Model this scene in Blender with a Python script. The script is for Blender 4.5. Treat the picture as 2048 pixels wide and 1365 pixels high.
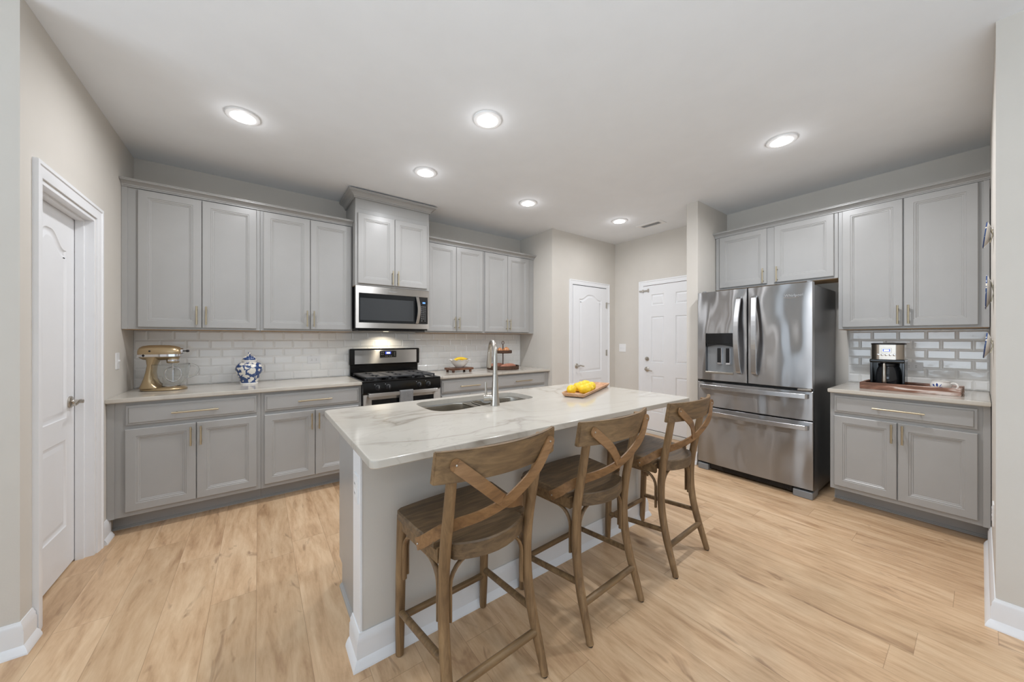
import bpy, bmesh, math, random
from mathutils import Vector, Matrix
for _o in list(bpy.data.objects):
    bpy.data.objects.remove(_o, do_unlink=True)
sc = bpy.context.scene
COL = sc.collection
PI = math.pi
random.seed(7)

# ---------------------------------------------------------------- camera
CAM_H, F_PX, CY, YAW = 1.306, 689.08, 678.2, 0.9371
cam_d = bpy.data.cameras.new('camera')
cam_d.sensor_width = 36.0
cam_d.lens = F_PX / 2048 * 36.0
cam_d.shift_y = -(682.5 - CY) / 2048
cam_d.clip_start = 0.02
cam = bpy.data.objects.new('camera', cam_d)
COL.objects.link(cam)
cam.location = (0, 0, CAM_H)
cam.rotation_euler = (PI / 2, 0, YAW - PI / 2)
sc.camera = cam

# ---------------------------------------------------------------- world, exposure, daylight
sc.view_settings.view_transform = 'Standard'
sc.view_settings.look = 'None'
sc.view_settings.gamma = 1.0
sc.view_settings.use_curve_mapping = False
sc.view_settings.exposure = -0.12
w = bpy.data.worlds.new('sky')
sc.world = w
w.use_nodes = True
w.node_tree.nodes['Background'].inputs[0].default_value = (0.80, 0.90, 1.0, 1)
w.node_tree.nodes['Background'].inputs[1].default_value = 1.0

def area_light(name, loc, rot, sx, sy, power, color, shape='RECTANGLE', spread=PI):
    d = bpy.data.lights.new(name, 'AREA')
    d.shape = shape
    d.size = sx
    if shape in ('RECTANGLE', 'ELLIPSE'):
        d.size_y = sy
    d.energy = power
    d.color = color
    d.spread = spread
    o = bpy.data.objects.new(name, d)
    o.location = loc
    o.rotation_euler = rot
    COL.objects.link(o)
    return o

DAY = (0.76, 0.88, 1.0)
WARM = (0.95, 0.965, 1.0)
# daylight through the windows of the living room behind the camera
area_light('daylight_south', (-0.9, -4.5, 1.0), (PI / 2 + 0.9, 0, 0), 4.6, 1.2, 16, DAY, 'RECTANGLE', 2.0)
area_light('daylight_west', (-4.4, 0.2, 1.1), (PI / 2 + 0.75, 0, -PI / 2), 3.8, 1.4, 74, DAY, 'RECTANGLE', 2.0)
# added unseen fill light behind the camera, brightens the ceiling
area_light('ceiling_fill_light', (-0.4, -0.9, 0.5), (PI, 0, 0), 1.4, 1.4, 34, (0.84, 0.92, 1.0), 'DISK', 2.35)
LAMP_W = 10.3
GLOW_W = 0.45           # light leaving each domed lens sideways

# ---------------------------------------------------------------- small helpers
def lin(c):
    out = []
    for v in c[:3]:
        v = v / 255.0
        out.append(v / 12.92 if v <= 0.04045 else ((v + 0.055) / 1.055) ** 2.4)
    return tuple(out) + (1.0,)

class NT:
    def __init__(self, name):
        self.m = bpy.data.materials.new(name)
        self.m.use_nodes = True
        self.t = self.m.node_tree
        self.b = self.t.nodes['Principled BSDF']
    def n(self, typ, **kw):
        nd = self.t.nodes.new(typ)
        for k, v in kw.items():
            if k.startswith('i_'):
                key = k[2:]
                key = int(key) if key.isdigit() else key.replace('_', ' ')
                nd.inputs[key].default_value = v
            else:
                setattr(nd, k, v)
        return nd
    def l(self, a, b):
        self.t.links.new(a, b)
    def math(self, op, a, b=None, c=None):
        nd = self.t.nodes.new('ShaderNodeMath')
        nd.operation = op
        for i, v in enumerate((a, b, c)):
            if v is None:
                continue
            if isinstance(v, (int, float)):
                nd.inputs[i].default_value = v
            else:
                self.l(v, nd.inputs[i])
        return nd.outputs[0]
    def ramp(self, fac, stops):
        nd = self.t.nodes.new('ShaderNodeValToRGB')
        cr = nd.color_ramp
        while len(cr.elements) < len(stops):
            cr.elements.new(0.5)
        for e, (p, c) in zip(cr.elements, stops):
            e.position = p
            e.color = c if len(c) == 4 else tuple(c) + (1,)
        self.l(fac, nd.inputs[0])
        return nd.outputs[0]
    def mix(self, fac, a, b, blend='MIX'):
        nd = self.t.nodes.new('ShaderNodeMix')
        nd.data_type = 'RGBA'
        nd.blend_type = blend
        for s, v in ((nd.inputs[0], fac), (nd.inputs[6], a), (nd.inputs[7], b)):
            if isinstance(v, (int, float, tuple)):
                s.default_value = v
            else:
                self.l(v, s)
        return nd.outputs[2]
    def coord(self, scale=(1, 1, 1), rot=(0, 0, 0), which='Object'):
        tc = self.n('ShaderNodeTexCoord')
        mp = self.n('ShaderNodeMapping')
        mp.inputs['Scale'].default_value = scale
        mp.inputs['Rotation'].default_value = rot
        self.l(tc.outputs[which], mp.inputs[0])
        return mp.outputs[0]
    def noise(self, vec, scale, detail=3, rough=0.5, dist=0.0):
        nd = self.n('ShaderNodeTexNoise')
        nd.inputs['Scale'].default_value = scale
        nd.inputs['Detail'].default_value = detail
        nd.inputs['Roughness'].default_value = rough
        nd.inputs['Distortion'].default_value = dist
        self.l(vec, nd.inputs['Vector'])
        return nd.outputs['Fac']
    def bump(self, h, strength=0.1, dist=0.01):
        nd = self.n('ShaderNodeBump')
        nd.inputs['Strength'].default_value = strength
        nd.inputs['Distance'].default_value = dist
        self.l(h, nd.inputs['Height'])
        self.l(nd.outputs[0], self.b.inputs['Normal'])

def mat(name, rgb, rough=0.5, metal=0.0, spec=0.5, var=0.03, vscale=6.0, bump=0.0, bscale=120.0, coat=0.0, emit=None, estr=0.0, trans=0.0, ior=1.45):
    q = NT(name)
    c = lin(rgb)
    q.b.inputs['Roughness'].default_value = rough
    q.b.inputs['Metallic'].default_value = metal
    q.b.inputs['Specular IOR Level'].default_value = spec
    q.b.inputs['Coat Weight'].default_value = coat
    q.b.inputs['Transmission Weight'].default_value = trans
    q.b.inputs['IOR'].default_value = ior
    v = q.coord()
    if var > 0:
        f = q.noise(v, vscale, 3)
        lo = tuple(x * (1 - var) for x in c[:3]) + (1,)
        hi = tuple(min(1, x * (1 + var)) for x in c[:3]) + (1,)
        q.l(q.ramp(f, [(0.3, lo), (0.7, hi)]), q.b.inputs['Base Color'])
    else:
        q.b.inputs['Base Color'].default_value = c
    if bump > 0:
        q.bump(q.noise(v, bscale, 2), bump, 0.002)
    if emit is not None:
        q.b.inputs['Emission Color'].default_value = lin(emit)
        q.b.inputs['Emission Strength'].default_value = estr
    return q.m

M = {}
M['wall'] = mat('greige_wall_paint', (213, 208, 200), 0.75, bump=0.08, bscale=160, var=0.012)
M['ceiling'] = mat('ceiling_paint', (236, 239, 242), 0.85, bump=0.06, bscale=120, var=0.012)
M['white'] = mat('white_trim_paint', (239, 240, 242), 0.38, var=0.01)
M['door'] = mat('white_door_paint', (237, 238, 240), 0.42, var=0.01)
M['cab'] = mat('grey_cabinet_paint', (169, 168, 166), 0.3, var=0.02, bump=0.03, bscale=200)
M['cabwood'] = mat('raw_cabinet_wood', (196, 160, 118), 0.6, var=0.1, vscale=20)
M['plastic'] = mat('white_plastic', (236, 236, 236), 0.35, var=0.0)
M['darkslot'] = mat('dark_slot', (40, 40, 42), 0.5, var=0.0)
M['black'] = mat('black_enamel', (14, 14, 15), 0.14, var=0.0)
M['blackplastic'] = mat('black_plastic', (24, 24, 26), 0.35, var=0.02)
M['blackglass'] = mat('black_glass', (22, 23, 25), 0.06, var=0.0)
M['screen'] = mat('oven_window_glass', (62, 64, 66), 0.08, var=0.02)
M['castiron'] = mat('cast_iron', (62, 62, 64), 0.55, var=0.08, vscale=60)
M['brass'] = mat('champagne_brass', (196, 184, 158), 0.3, metal=1.0, var=0.02)
M['nickel'] = mat('brushed_nickel', (190, 184, 175), 0.28, metal=1.0, var=0.03)
M['steelgrey'] = mat('fridge_side_grey', (112, 113, 115), 0.32, metal=0.6, var=0.03)
M['greyplastic'] = mat('grey_plastic', (132, 134, 136), 0.45, var=0.02)
M['gold'] = mat('champagne_gold_enamel', (176, 154, 120), 0.28, metal=0.7, var=0.03, coat=0.4)
M['steelbar'] = mat('satin_steel', (196, 197, 199), 0.27, metal=1.0, var=0.02)
M['dispgrey'] = mat('dispenser_grey', (142, 144, 146), 0.3, metal=0.3, var=0.0)
M['chrome'] = mat('polished_chrome', (225, 225, 228), 0.08, metal=1.0, var=0.0)
M['glass'] = mat('clear_glass', (248, 250, 250), 0.02, trans=1.0, ior=1.45, var=0.0)
M['ceramic'] = mat('white_ceramic', (238, 234, 228), 0.15, var=0.015, coat=0.3)
M['grout'] = mat('grout', (212, 209, 203), 0.8, var=0.03)
M['lens'] = mat('lit_lens', (255, 255, 255), 0.4, var=0.0, emit=(255, 250, 240), estr=14.0)
M['bluelcd'] = mat('blue_display', (60, 110, 180), 0.3, var=0.0, emit=(120, 170, 235), estr=1.2)
M['whitelcd'] = mat('pale_display', (200, 215, 240), 0.3, var=0.0, emit=(215, 228, 255), estr=1.1)
M['bluering'] = mat('deep_blue_display', (30, 50, 150), 0.3, var=0.0, emit=(60, 80, 200), estr=0.9)
M['print'] = mat('pale_print', (200, 202, 205), 0.5, var=0.0)
M['yellow'] = mat('lemon_skin', (243, 205, 45), 0.38, var=0.1, vscale=30, bump=0.25, bscale=250)
M['banana'] = mat('banana_skin', (240, 200, 50), 0.45, var=0.1, vscale=25)
M['bananatip'] = mat('banana_tip', (96, 84, 48), 0.6, var=0.1)
M['towel'] = mat('grey_towel', (128, 128, 128), 0.95, var=0.15, vscale=150, bump=0.5, bscale=400)
M['rubber'] = mat('dark_rubber', (45, 40, 36), 0.7, var=0.0)
M['rust'] = mat('rusted_metal', (86, 62, 48), 0.65, metal=0.3, var=0.25, vscale=60, bump=0.3, bscale=150)
M['potato'] = mat('sweet_potato_skin', (176, 120, 98), 0.6, var=0.15, vscale=40, bump=0.3, bscale=90)
M['threshold'] = mat('threshold_metal', (225, 224, 220), 0.4, var=0.0)

def brushed(name, rgb, tangent, rough=0.24, wav=0.0, an=0.75):
    q = NT(name)
    q.b.inputs['Base Color'].default_value = lin(rgb)
    q.b.inputs['Metallic'].default_value = 1.0
    q.b.inputs['Roughness'].default_value = rough
    q.b.inputs['Anisotropic'].default_value = an
    cx = q.n('ShaderNodeCombineXYZ')
    for i in range(3):
        cx.inputs[i].default_value = tangent[i]
    q.l(cx.outputs[0], q.b.inputs['Tangent'])
    if wav > 0:
        v = q.coord(scale=(1.0, 2.4, 1.0))
        q.bump(q.noise(v, 1.9, 1, 0.4), 1.0, wav)
    return q.m
M['steelY'] = brushed('brushed_steel_fridge', (160, 160, 161), (0, 0, 1), 0.28, 0.035, 1.0)
M['steelX'] = brushed('brushed_steel_range', (186, 184, 181), (0, 0, 1), 0.33, 0.008, 0.95)
M['steelbowl'] = brushed('brushed_steel_sink', (176, 170, 160), (1, 0, 0), 0.26, 0.004)

def wood(name, dark, mid, light, scale, rough=0.5, axis='Z', contrast=1.0):
    q = NT(name)
    s = {'X': (1, 9, 9), 'Y': (9, 1, 9), 'Z': (9, 9, 1)}[axis]
    tc = q.n('ShaderNodeTexCoord')
    oi = q.n('ShaderNodeObjectInfo')
    add = q.n('ShaderNodeVectorMath')
    add.operation = 'ADD'
    cmb = q.n('ShaderNodeCombineXYZ')
    q.l(q.math('MULTIPLY', oi.outputs['Random'], 13.0), cmb.inputs[0])
    q.l(q.math('MULTIPLY', oi.outputs['Random'], 7.0), cmb.inputs[2])
    q.l(tc.outputs['Object'], add.inputs[0])
    q.l(cmb.outputs[0], add.inputs[1])
    mp = q.n('ShaderNodeMapping')
    mp.inputs['Scale'].default_value = s
    q.l(add.outputs[0], mp.inputs[0])
    f1 = q.noise(mp.outputs[0], scale, 6, 0.62, 0.6)
    f2 = q.noise(add.outputs[0], 4.5, 3, 0.5)
    f = q.math('ADD', q.math('MULTIPLY', f1, 0.72), q.math('MULTIPLY', f2, 0.28))
    lo, hi = 0.5 - 0.17 / contrast, 0.5 + 0.17 / contrast
    c = q.ramp(f, [(lo, lin(dark)), (0.5, lin(mid)), (hi, lin(light))])
    q.l(c, q.b.inputs['Base Color'])
    q.b.inputs['Roughness'].default_value = rough
    q.bump(f1, 0.25, 0.002)
    return q.m
M['stoolZ'] = wood('weathered_elm', (100, 77, 52), (132, 104, 72), (160, 130, 93), 5.0, 0.5, 'Z')
M['stoolX'] = wood('weathered_elm_rail', (88, 68, 46), (120, 95, 65), (146, 118, 83), 5.0, 0.45, 'X')
M['stoolY'] = wood('weathered_elm_seat', (76, 61, 44), (104, 84, 61), (130, 106, 77), 6.0, 0.42, 'X')
M['strap'] = wood('bent_elm_strap', (112, 82, 53), (140, 104, 67), (160, 122, 83), 5.0, 0.45, 'X')
M['acacia'] = wood('dark_acacia', (56, 34, 24), (98, 62, 42), (136, 92, 64), 4.0, 0.4, 'X', 1.4)
M['traywood'] = wood('pale_tray_wood', (176, 128, 94), (208, 162, 124), (224, 188, 154), 5.0, 0.5, 'X')
M['washed'] = wood('whitewashed_wood', (104, 72, 56), (150, 108, 88), (220, 206, 198), 3.0, 0.7, 'Y', 2.2)

def floor_material():
    q = NT('oak_vinyl_plank')
    tc = q.n('ShaderNodeTexCoord')
    sx = q.n('ShaderNodeSeparateXYZ')
    q.l(tc.outputs['Object'], sx.inputs[0])
    x, y = sx.outputs[0], sx.outputs[1]
    W, L = 0.182, 1.22
    xi = q.math('DIVIDE', q.math('ADD', x, 20.03), W)
    col = q.math('FLOOR', xi)
    wn = q.n('ShaderNodeTexWhiteNoise', noise_dimensions='1D')
    q.l(col, wn.inputs['W'])
    yi = q.math('DIVIDE', q.math('ADD', q.math('ADD', y, 40.0), q.math('MULTIPLY', wn.outputs['Value'], L)), L)
    row = q.math('FLOOR', yi)
    cid = q.n('ShaderNodeCombineXYZ')
    q.l(col, cid.inputs[0]); q.l(row, cid.inputs[1])
    wn2 = q.n('ShaderNodeTexWhiteNoise', noise_dimensions='3D')
    q.l(cid.outputs[0], wn2.inputs['Vector'])
    rnd = wn2.outputs['Value']
    # grain
    gv = q.n('ShaderNodeCombineXYZ')
    q.l(q.math('MULTIPLY', x, 6.5), gv.inputs[0])
    q.l(q.math('ADD', q.math('MULTIPLY', y, 1.0), q.math('MULTIPLY', rnd, 37.0)), gv.inputs[1])
    q.l(q.math('MULTIPLY', rnd, 9.0), gv.inputs[2])
    g1 = q.noise(gv.outputs[0], 1.7, 5, 0.6, 0.9)
    g2 = q.noise(gv.outputs[0], 9.0, 4, 0.6, 0.3)
    g = q.math('ADD', q.math('MULTIPLY', g1, 0.7), q.math('MULTIPLY', g2, 0.3))
    base = q.ramp(g, [(0.30, lin((172, 136, 102))), (0.47, lin((206, 172, 135))), (0.62, lin((222, 192, 156)))])
    # knots: short dark streaks
    kv = q.n('ShaderNodeCombineXYZ')
    q.l(q.math('MULTIPLY', x, 5.0), kv.inputs[0])
    q.l(q.math('ADD', q.math('MULTIPLY', y, 1.5), q.math('MULTIPLY', rnd, 21.0)), kv.inputs[1])
    k = q.noise(kv.outputs[0], 1.9, 3, 0.55, 1.2)
    km = q.ramp(k, [(0.63, (0, 0, 0, 1)), (0.73, (1, 1, 1, 1))])
    c = q.mix(q.math('MULTIPLY', km, 0.62), base, lin((138, 104, 78)))
    # plank to plank tone
    tone = q.ramp(rnd, [(0.0, (0.90, 0.89, 0.88, 1)), (1.0, (1.05, 1.05, 1.06, 1))])
    c = q.mix(1.0, c, tone, 'MULTIPLY')
    fx = q.math('FRACT', xi)
    fy = q.math('FRACT', yi)
    ex = q.math('MULTIPLY', q.math('MINIMUM', fx, q.math('SUBTRACT', 1.0, fx)), W)
    ey = q.math('MULTIPLY', q.math('MINIMUM', fy, q.math('SUBTRACT', 1.0, fy)), L)
    e = q.math('MINIMUM', ex, ey)
    seam = q.math('LESS_THAN', e, 0.0011)
    c = q.mix(q.math('MULTIPLY', seam, 0.38), c, lin((110, 78, 52)))
    q.l(c, q.b.inputs['Base Color'])
    q.b.inputs['Roughness'].default_value = 0.36
    q.b.inputs['Specular IOR Level'].default_value = 0.45
    q.bump(g2, 0.06, 0.002)
    return q.m
M['floor'] = floor_material()

def quartz_material():
    q = NT('veined_quartz')
    v = q.coord(rot=(0, 0, 0.55), scale=(1.0, 1.9, 1.0))
    n1 = q.noise(v, 1.15, 4, 0.5, 0.9)
    d1 = q.math('ABSOLUTE', q.math('SUBTRACT', n1, 0.5))
    v1 = q.ramp(d1, [(0.0, (1, 1, 1, 1)), (0.010, (0.45, 0.45, 0.45, 1)), (0.035, (0, 0, 0, 1))])
    n2 = q.noise(v, 2.0, 4, 0.55, 1.2)
    d2 = q.math('ABSOLUTE', q.math('SUBTRACT', n2, 0.47))
    v2 = q.ramp(d2, [(0.0, (0.26, 0.26, 0.26, 1)), (0.012, (0, 0, 0, 1))])
    mk = q.noise(v, 0.9, 2, 0.5)
    msk = q.ramp(mk, [(0.46, (0, 0, 0, 1)), (0.62, (1, 1, 1, 1))])
    vv = q.math('MULTIPLY', q.math('ADD', v1, v2), q.math('ADD', q.math('MULTIPLY', msk, 0.85), 0.15))
    base = q.ramp(q.noise(v, 2.0, 3), [(0.3, lin((196, 190, 179))), (0.7, lin((204, 198, 188)))])
    c = q.mix(q.math('MINIMUM', q.math('MULTIPLY', vv, 0.72), 0.8), base, lin((146, 137, 124)))
    q.l(c, q.b.inputs['Base Color'])
    q.b.inputs['Roughness'].default_value = 0.12
    return q.m
M['quartz'] = quartz_material()

def tile_material():
    q = NT('glazed_tile')
    v = q.coord()
    c = q.ramp(q.noise(v, 3.0, 2), [(0.3, lin((240, 239, 236))), (0.7, lin((246, 245, 242)))])
    q.l(c, q.b.inputs['Base Color'])
    q.b.inputs['Roughness'].default_value = 0.07
    q.b.inputs['Coat Weight'].default_value = 0.3
    q.bump(q.noise(v, 14.0, 2), 0.25, 0.004)
    return q.m
M['tile'] = tile_material()

def jar_material(name, scale, thr):
    q = NT(name)
    v = q.coord()
    vo = q.n('ShaderNodeTexVoronoi')
    vo.inputs['Scale'].default_value = scale
    nz = q.n('ShaderNodeTexNoise')
    nz.inputs['Scale'].default_value = 60.0
    q.l(v, nz.inputs['Vector'])
    add = q.n('ShaderNodeVectorMath'); add.operation = 'MULTIPLY_ADD'
    add.inputs[1].default_value = (0.035, 0.035, 0.035)
    q.l(nz.outputs['Color'], add.inputs[0]); q.l(v, add.inputs[2])
    q.l(add.outputs[0], vo.inputs['Vector'])
    d = vo.outputs['Distance']
    f = q.ramp(d, [(0.0, lin((120, 120, 110))), (0.07, lin((236, 230, 216))), (thr, lin((228, 224, 214))), (thr + 0.05, lin((44, 72, 122)))])
    q.l(f, q.b.inputs['Base Color'])
    q.b.inputs['Roughness'].default_value = 0.15
    q.b.inputs['Coat Weight'].default_value = 0.4
    return q.m
M['jar'] = jar_material('blue_white_glaze', 29.0, 0.46)
M['platerim'] = jar_material('blue_rim_glaze', 40.0, 0.30)

def onion_material():
    q = NT('onion_skin')
    v = q.coord(scale=(1, 1, 0.2))
    q.l(q.ramp(q.noise(v, 60, 3), [(0.3, lin((164, 96, 58))), (0.52, lin((206, 142, 96))), (0.7, lin((232, 188, 142)))]), q.b.inputs['Base Color'])
    q.b.inputs['Roughness'].default_value = 0.3
    return q.m
M['onion'] = onion_material()

# ---------------------------------------------------------------- geometry helpers
class Fr:
    """a local frame: u across, v up, w out of the face"""
    def __init__(self, o, U, V, W):
        self.o, self.U, self.V, self.W = Vector(o), Vector(U), Vector(V), Vector(W)
    def __call__(self, u, v, w):
        return self.o + self.U * u + self.V * v + self.W * w
def back_frame(y): return Fr((0, y, 0), (1, 0, 0), (0, 0, 1), (0, -1, 0))       # faces the camera from the back wall
def right_frame(x): return Fr((x, 0, 0), (0, -1, 0), (0, 0, 1), (-1, 0, 0))     # faces -X
def left_frame(x): return Fr((x, 0, 0), (0, 1, 0), (0, 0, 1), (1, 0, 0))        # faces +X
WORLD = Fr((0, 0, 0), (1, 0, 0), (0, 1, 0), (0, 0, 1))

def offset_loop(pts, d):
    n = len(pts)
    area = sum(pts[i][0] * pts[(i + 1) % n][1] - pts[(i + 1) % n][0] * pts[i][1] for i in range(n))
    sg = 1 if area > 0 else -1
    out = []
    for i in range(n):
        p0, p1, p2 = Vector(pts[i - 1]), Vector(pts[i]), Vector(pts[(i + 1) % n])
        a = (p1 - p0).normalized(); b = (p2 - p1).normalized()
        na = Vector((-a.y, a.x)) * sg; nb = Vector((-b.y, b.x)) * sg
        m = na + nb
        k = m.dot(na)
        m = m / k if abs(k) > 1e-6 else na
        if m.length > 3: m = m.normalized() * 3
        q = p1 + m * d
        out.append((q.x, q.y))
    return out

def rect(u0, u1, v0, v1): return [(u0, v0), (u1, v0), (u1, v1), (u0, v1)]

def rrect(u0, u1, v0, v1, r, seg=6):
    pts = []
    for cx, cy, a0 in ((u1 - r, v0 + r, -PI / 2), (u1 - r, v1 - r, 0), (u0 + r, v1 - r, PI / 2), (u0 + r, v0 + r, PI)):
        for i in range(seg + 1):
            a = a0 + PI / 2 * i / seg
            pts.append((cx + r * math.cos(a), cy + r * math.sin(a)))
    return pts

class B:
    def __init__(self):
        self.bm = bmesh.new()
    def box(self, x0, x1, y0, y1, z0, z1, bev=0.0, seg=2, fr=WORLD):
        vs = [self.bm.verts.new(fr(*p)) for p in ((x0, y0, z0), (x1, y0, z0), (x1, y1, z0), (x0, y1, z0), (x0, y0, z1), (x1, y0, z1), (x1, y1, z1), (x0, y1, z1))]
        fs = [self.bm.faces.new([vs[i] for i in f]) for f in ((0, 3, 2, 1), (4, 5, 6, 7), (0, 1, 5, 4), (1, 2, 6, 5), (2, 3, 7, 6), (3, 0, 4, 7))]
        if bev > 0:
            es = list({e for f in fs for e in f.edges})
            bmesh.ops.bevel(self.bm, geom=es, offset=bev, segments=seg, affect='EDGES', profile=0.5)
        return self
    def loop(self, pts, w, fr):
        return [self.bm.verts.new(fr(p[0], p[1], w)) for p in pts]
    def bridge(self, a, b):
        n = len(a)
        for i in range(n):
            self.bm.faces.new((a[i], a[(i + 1) % n], b[(i + 1) % n], b[i]))
    def cap(self, a):
        try: self.bm.faces.new(a)
        except ValueError: pass
    def rings(self, pts, prof, fr, cap0=True, cap1=True):
        """stack of inset loops of one outline: prof = [(inset, w)]"""
        prev = None
        first = None
        for ins, wv in prof:
            cur = self.loop(offset_loop(pts, ins) if abs(ins) > 1e-9 else pts, wv, fr)
            if prev: self.bridge(prev, cur)
            else: first = cur
            prev = cur
        if cap0: self.cap(first)
        if cap1: self.cap(prev)
        return self
    def prism(self, pts, w0, w1, fr, bev=0.0):
        if bev > 0:
            return self.rings(pts, [(bev, w0), (0, w0 + bev), (0, w1 - bev), (bev, w1)], fr)
        return self.rings(pts, [(0, w0), (0, w1)], fr)
    def face_holes(self, outer, holes, w, fr):
        """flat face with holes; returns the hole vertex loops"""
        ov = self.loop(outer, w, fr) if not isinstance(outer[0], bmesh.types.BMVert) else outer
        hl = [self.loop(h, w, fr) for h in holes]
        es = []
        for lp in [ov] + hl:
            for i in range(len(lp)):
                a, b = lp[i], lp[(i + 1) % len(lp)]
                e = self.bm.edges.get((a, b)) or self.bm.edges.new((a, b))
                es.append(e)
        bmesh.ops.triangle_fill(self.bm, use_beauty=True, use_dissolve=False, edges=es)
        return ov, hl
    def panel_slab(self, outer, T, panels, prof, fr, back=True):
        """door slab of thickness T (w 0..T) with moulded panels"""
        ov, hl = self.face_holes(outer, panels, T, fr)
        for lp, pts in zip(hl, panels):
            prev = lp
            for ins, dep in prof:
                cur = self.loop(offset_loop(pts, ins), T + dep, fr)
                self.bridge(prev, cur)
                prev = cur
            self.cap(prev)
        bv = self.loop(outer, 0, fr)
        self.bridge(ov, bv)
        if back: self.cap(bv)
        return self
    def cyl(self, p0, p1, r0, r1=None, seg=16, caps=True):
        r1 = r0 if r1 is None else r1
        return self.tube([p0, p1], [r0, r1], seg, caps)
    def tube(self, pts, r, seg=12, caps=True, flat=None, up=None, closed=False):
        """sweep; flat=(a,b) gives an elliptical or, with seg 4, a strip section with `up` as its wide direction"""
        P = [Vector(p) for p in pts]
        n = len(P)
        R = r if isinstance(r, (list, tuple)) else [r] * n
        prevN = None
        loops = []
        for i in range(n):
            if closed:
                t = (P[(i + 1) % n] - P[i - 1]).normalized()
            else:
                t = (P[min(i + 1, n - 1)] - P[max(i - 1, 0)]).normalized()
            if up is not None:
                u = Vector(up(i) if callable(up) else up)
                N = (u - t * u.dot(t)).normalized()
            elif prevN is None:
                a = Vector((0, 0, 1)) if abs(t.z) < 0.9 else Vector((1, 0, 0))
                N = (a - t * a.dot(t)).normalized()
            else:
                N = (prevN - t * prevN.dot(t)).normalized()
            prevN = N
            Bn = t.cross(N)
            a, b = flat if flat else (1.0, 1.0)
            lp = []
            for k in range(seg):
                an = 2 * PI * (k + 0.5) / seg
                c, s = math.cos(an), math.sin(an)
                if flat and seg == 4:
                    c, s = (1 if c > 0 else -1), (1 if s > 0 else -1)
                lp.append(self.bm.verts.new(P[i] + N * (c * a * R[i]) + Bn * (s * b * R[i])))
            loops.append(lp)
        for i in range(n - 1): self.bridge(loops[i], loops[i + 1])
        if closed: self.bridge(loops[-1], loops[0])
        elif caps:
            self.cap(list(reversed(loops[0]))); self.cap(loops[-1])
        return self
    def lathe(self, prof, c=(0, 0, 0), seg=32, axis=(0, 0, 1), mod=None):
        c = Vector(c); ax = Vector(axis).normalized()
        a = Vector((1, 0, 0)) if abs(ax.x) < 0.9 else Vector((0, 1, 0))
        U = (a - ax * a.dot(ax)).normalized(); V = ax.cross(U)
        prev = None
        for j, (r, h) in enumerate(prof):
            if r < 1e-6:
                cur = [self.bm.verts.new(c + ax * h)]
            else:
                cur = []
                for k in range(seg):
                    an = 2 * PI * k / seg
                    rr, hh = (r, h) if mod is None else mod(j, an, r, h)
                    cur.append(self.bm.verts.new(c + U * (rr * math.cos(an)) + V * (rr * math.sin(an)) + ax * hh))
            if prev:
                if len(prev) == 1 and len(cur) > 1:
                    for k in range(seg): self.bm.faces.new((prev[0], cur[k], cur[(k + 1) % seg]))
                elif len(cur) == 1 and len(prev) > 1:
                    for k in range(seg): self.bm.faces.new((prev[k], prev[(k + 1) % seg], cur[0]))
                else:
                    self.bridge(prev, cur)
            prev = cur
        return self
    def sweep(self, path, prof, side=1, z=0.0, closed=False):
        """profile [(d, z)] along a plan polyline; d grows to the left of travel for side=1"""
        n = len(path)
        P = [Vector(p) for p in path]
        loops = []
        for i in range(n):
            if closed or 0 < i < n - 1:
                a = (P[i] - P[i - 1]).normalized(); b = (P[(i + 1) % n] - P[i]).normalized()
            elif i == 0:
                a = b = (P[1] - P[0]).normalized()
            else:
                a = b = (P[-1] - P[-2]).normalized()
            na = Vector((-a.y, a.x)) * side; nb = Vector((-b.y, b.x)) * side
            m = na + nb
            m = m / m.dot(na)
            loops.append([self.bm.verts.new((P[i].x + m.x * d, P[i].y + m.y * d, z + h)) for d, h in prof])
        for i in range(n - 1): self.bridge(loops[i], loops[i + 1])
        if closed: self.bridge(loops[-1], loops[0])
        else:
            self.cap(loops[0]); self.cap(list(reversed(loops[-1])))
        return self

def root_of(o):
    while o.parent: o = o.parent
    return o

def fin(name, b, material, parent=None, smooth=True, label=None, angle=35.0):
    bm = b.bm
    if parent is not None:
        off = root_of(parent).location
        if off.length > 1e-9:
            bmesh.ops.translate(bm, verts=bm.verts, vec=-off)
    bmesh.ops.recalc_face_normals(bm, faces=bm.faces)
    if smooth:
        lim = math.radians(angle)
        for f in bm.faces: f.smooth = True
        for e in bm.edges:
            if len(e.link_faces) == 2 and e.calc_face_angle(0.0) > lim: e.smooth = False
            elif len(e.link_faces) != 2: e.smooth = False
    me = bpy.data.meshes.new(name)
    bm.to_mesh(me)
    bm.free()
    mats = material if isinstance(material, list) else [material]
    for m_ in mats: me.materials.append(m_)
    o = bpy.data.objects.new(name, me)
    COL.objects.link(o)
    if smooth:
        wn = o.modifiers.new('weighted_normal', 'WEIGHTED_NORMAL')
        wn.mode = 'FACE_AREA'; wn.keep_sharp = True; wn.weight = 60
    if parent is not None: o.parent = parent
    if label: o['label'] = label
    return o

def thing(name, label, cat, loc=(0, 0, 0), group=None, kind=None):
    o = bpy.data.objects.new(name, None)
    o.empty_display_size = 0.05
    o.location = loc
    COL.objects.link(o)
    if kind: o['kind'] = kind
    else:
        o['label'] = label; o['category'] = cat
    if kind and label: o['label'] = label
    if group: o['group'] = group
    return o

def tag(o, label, cat, group=None):
    o['label'] = label; o['category'] = cat
    if group: o['group'] = group
    return o

def struct(name, b, material, smooth=False, parent=None, label=None):
    o = fin(name, b, material, parent, smooth)
    if parent is None: o['kind'] = 'structure'
    if label: o['label'] = label
    return o

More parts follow.
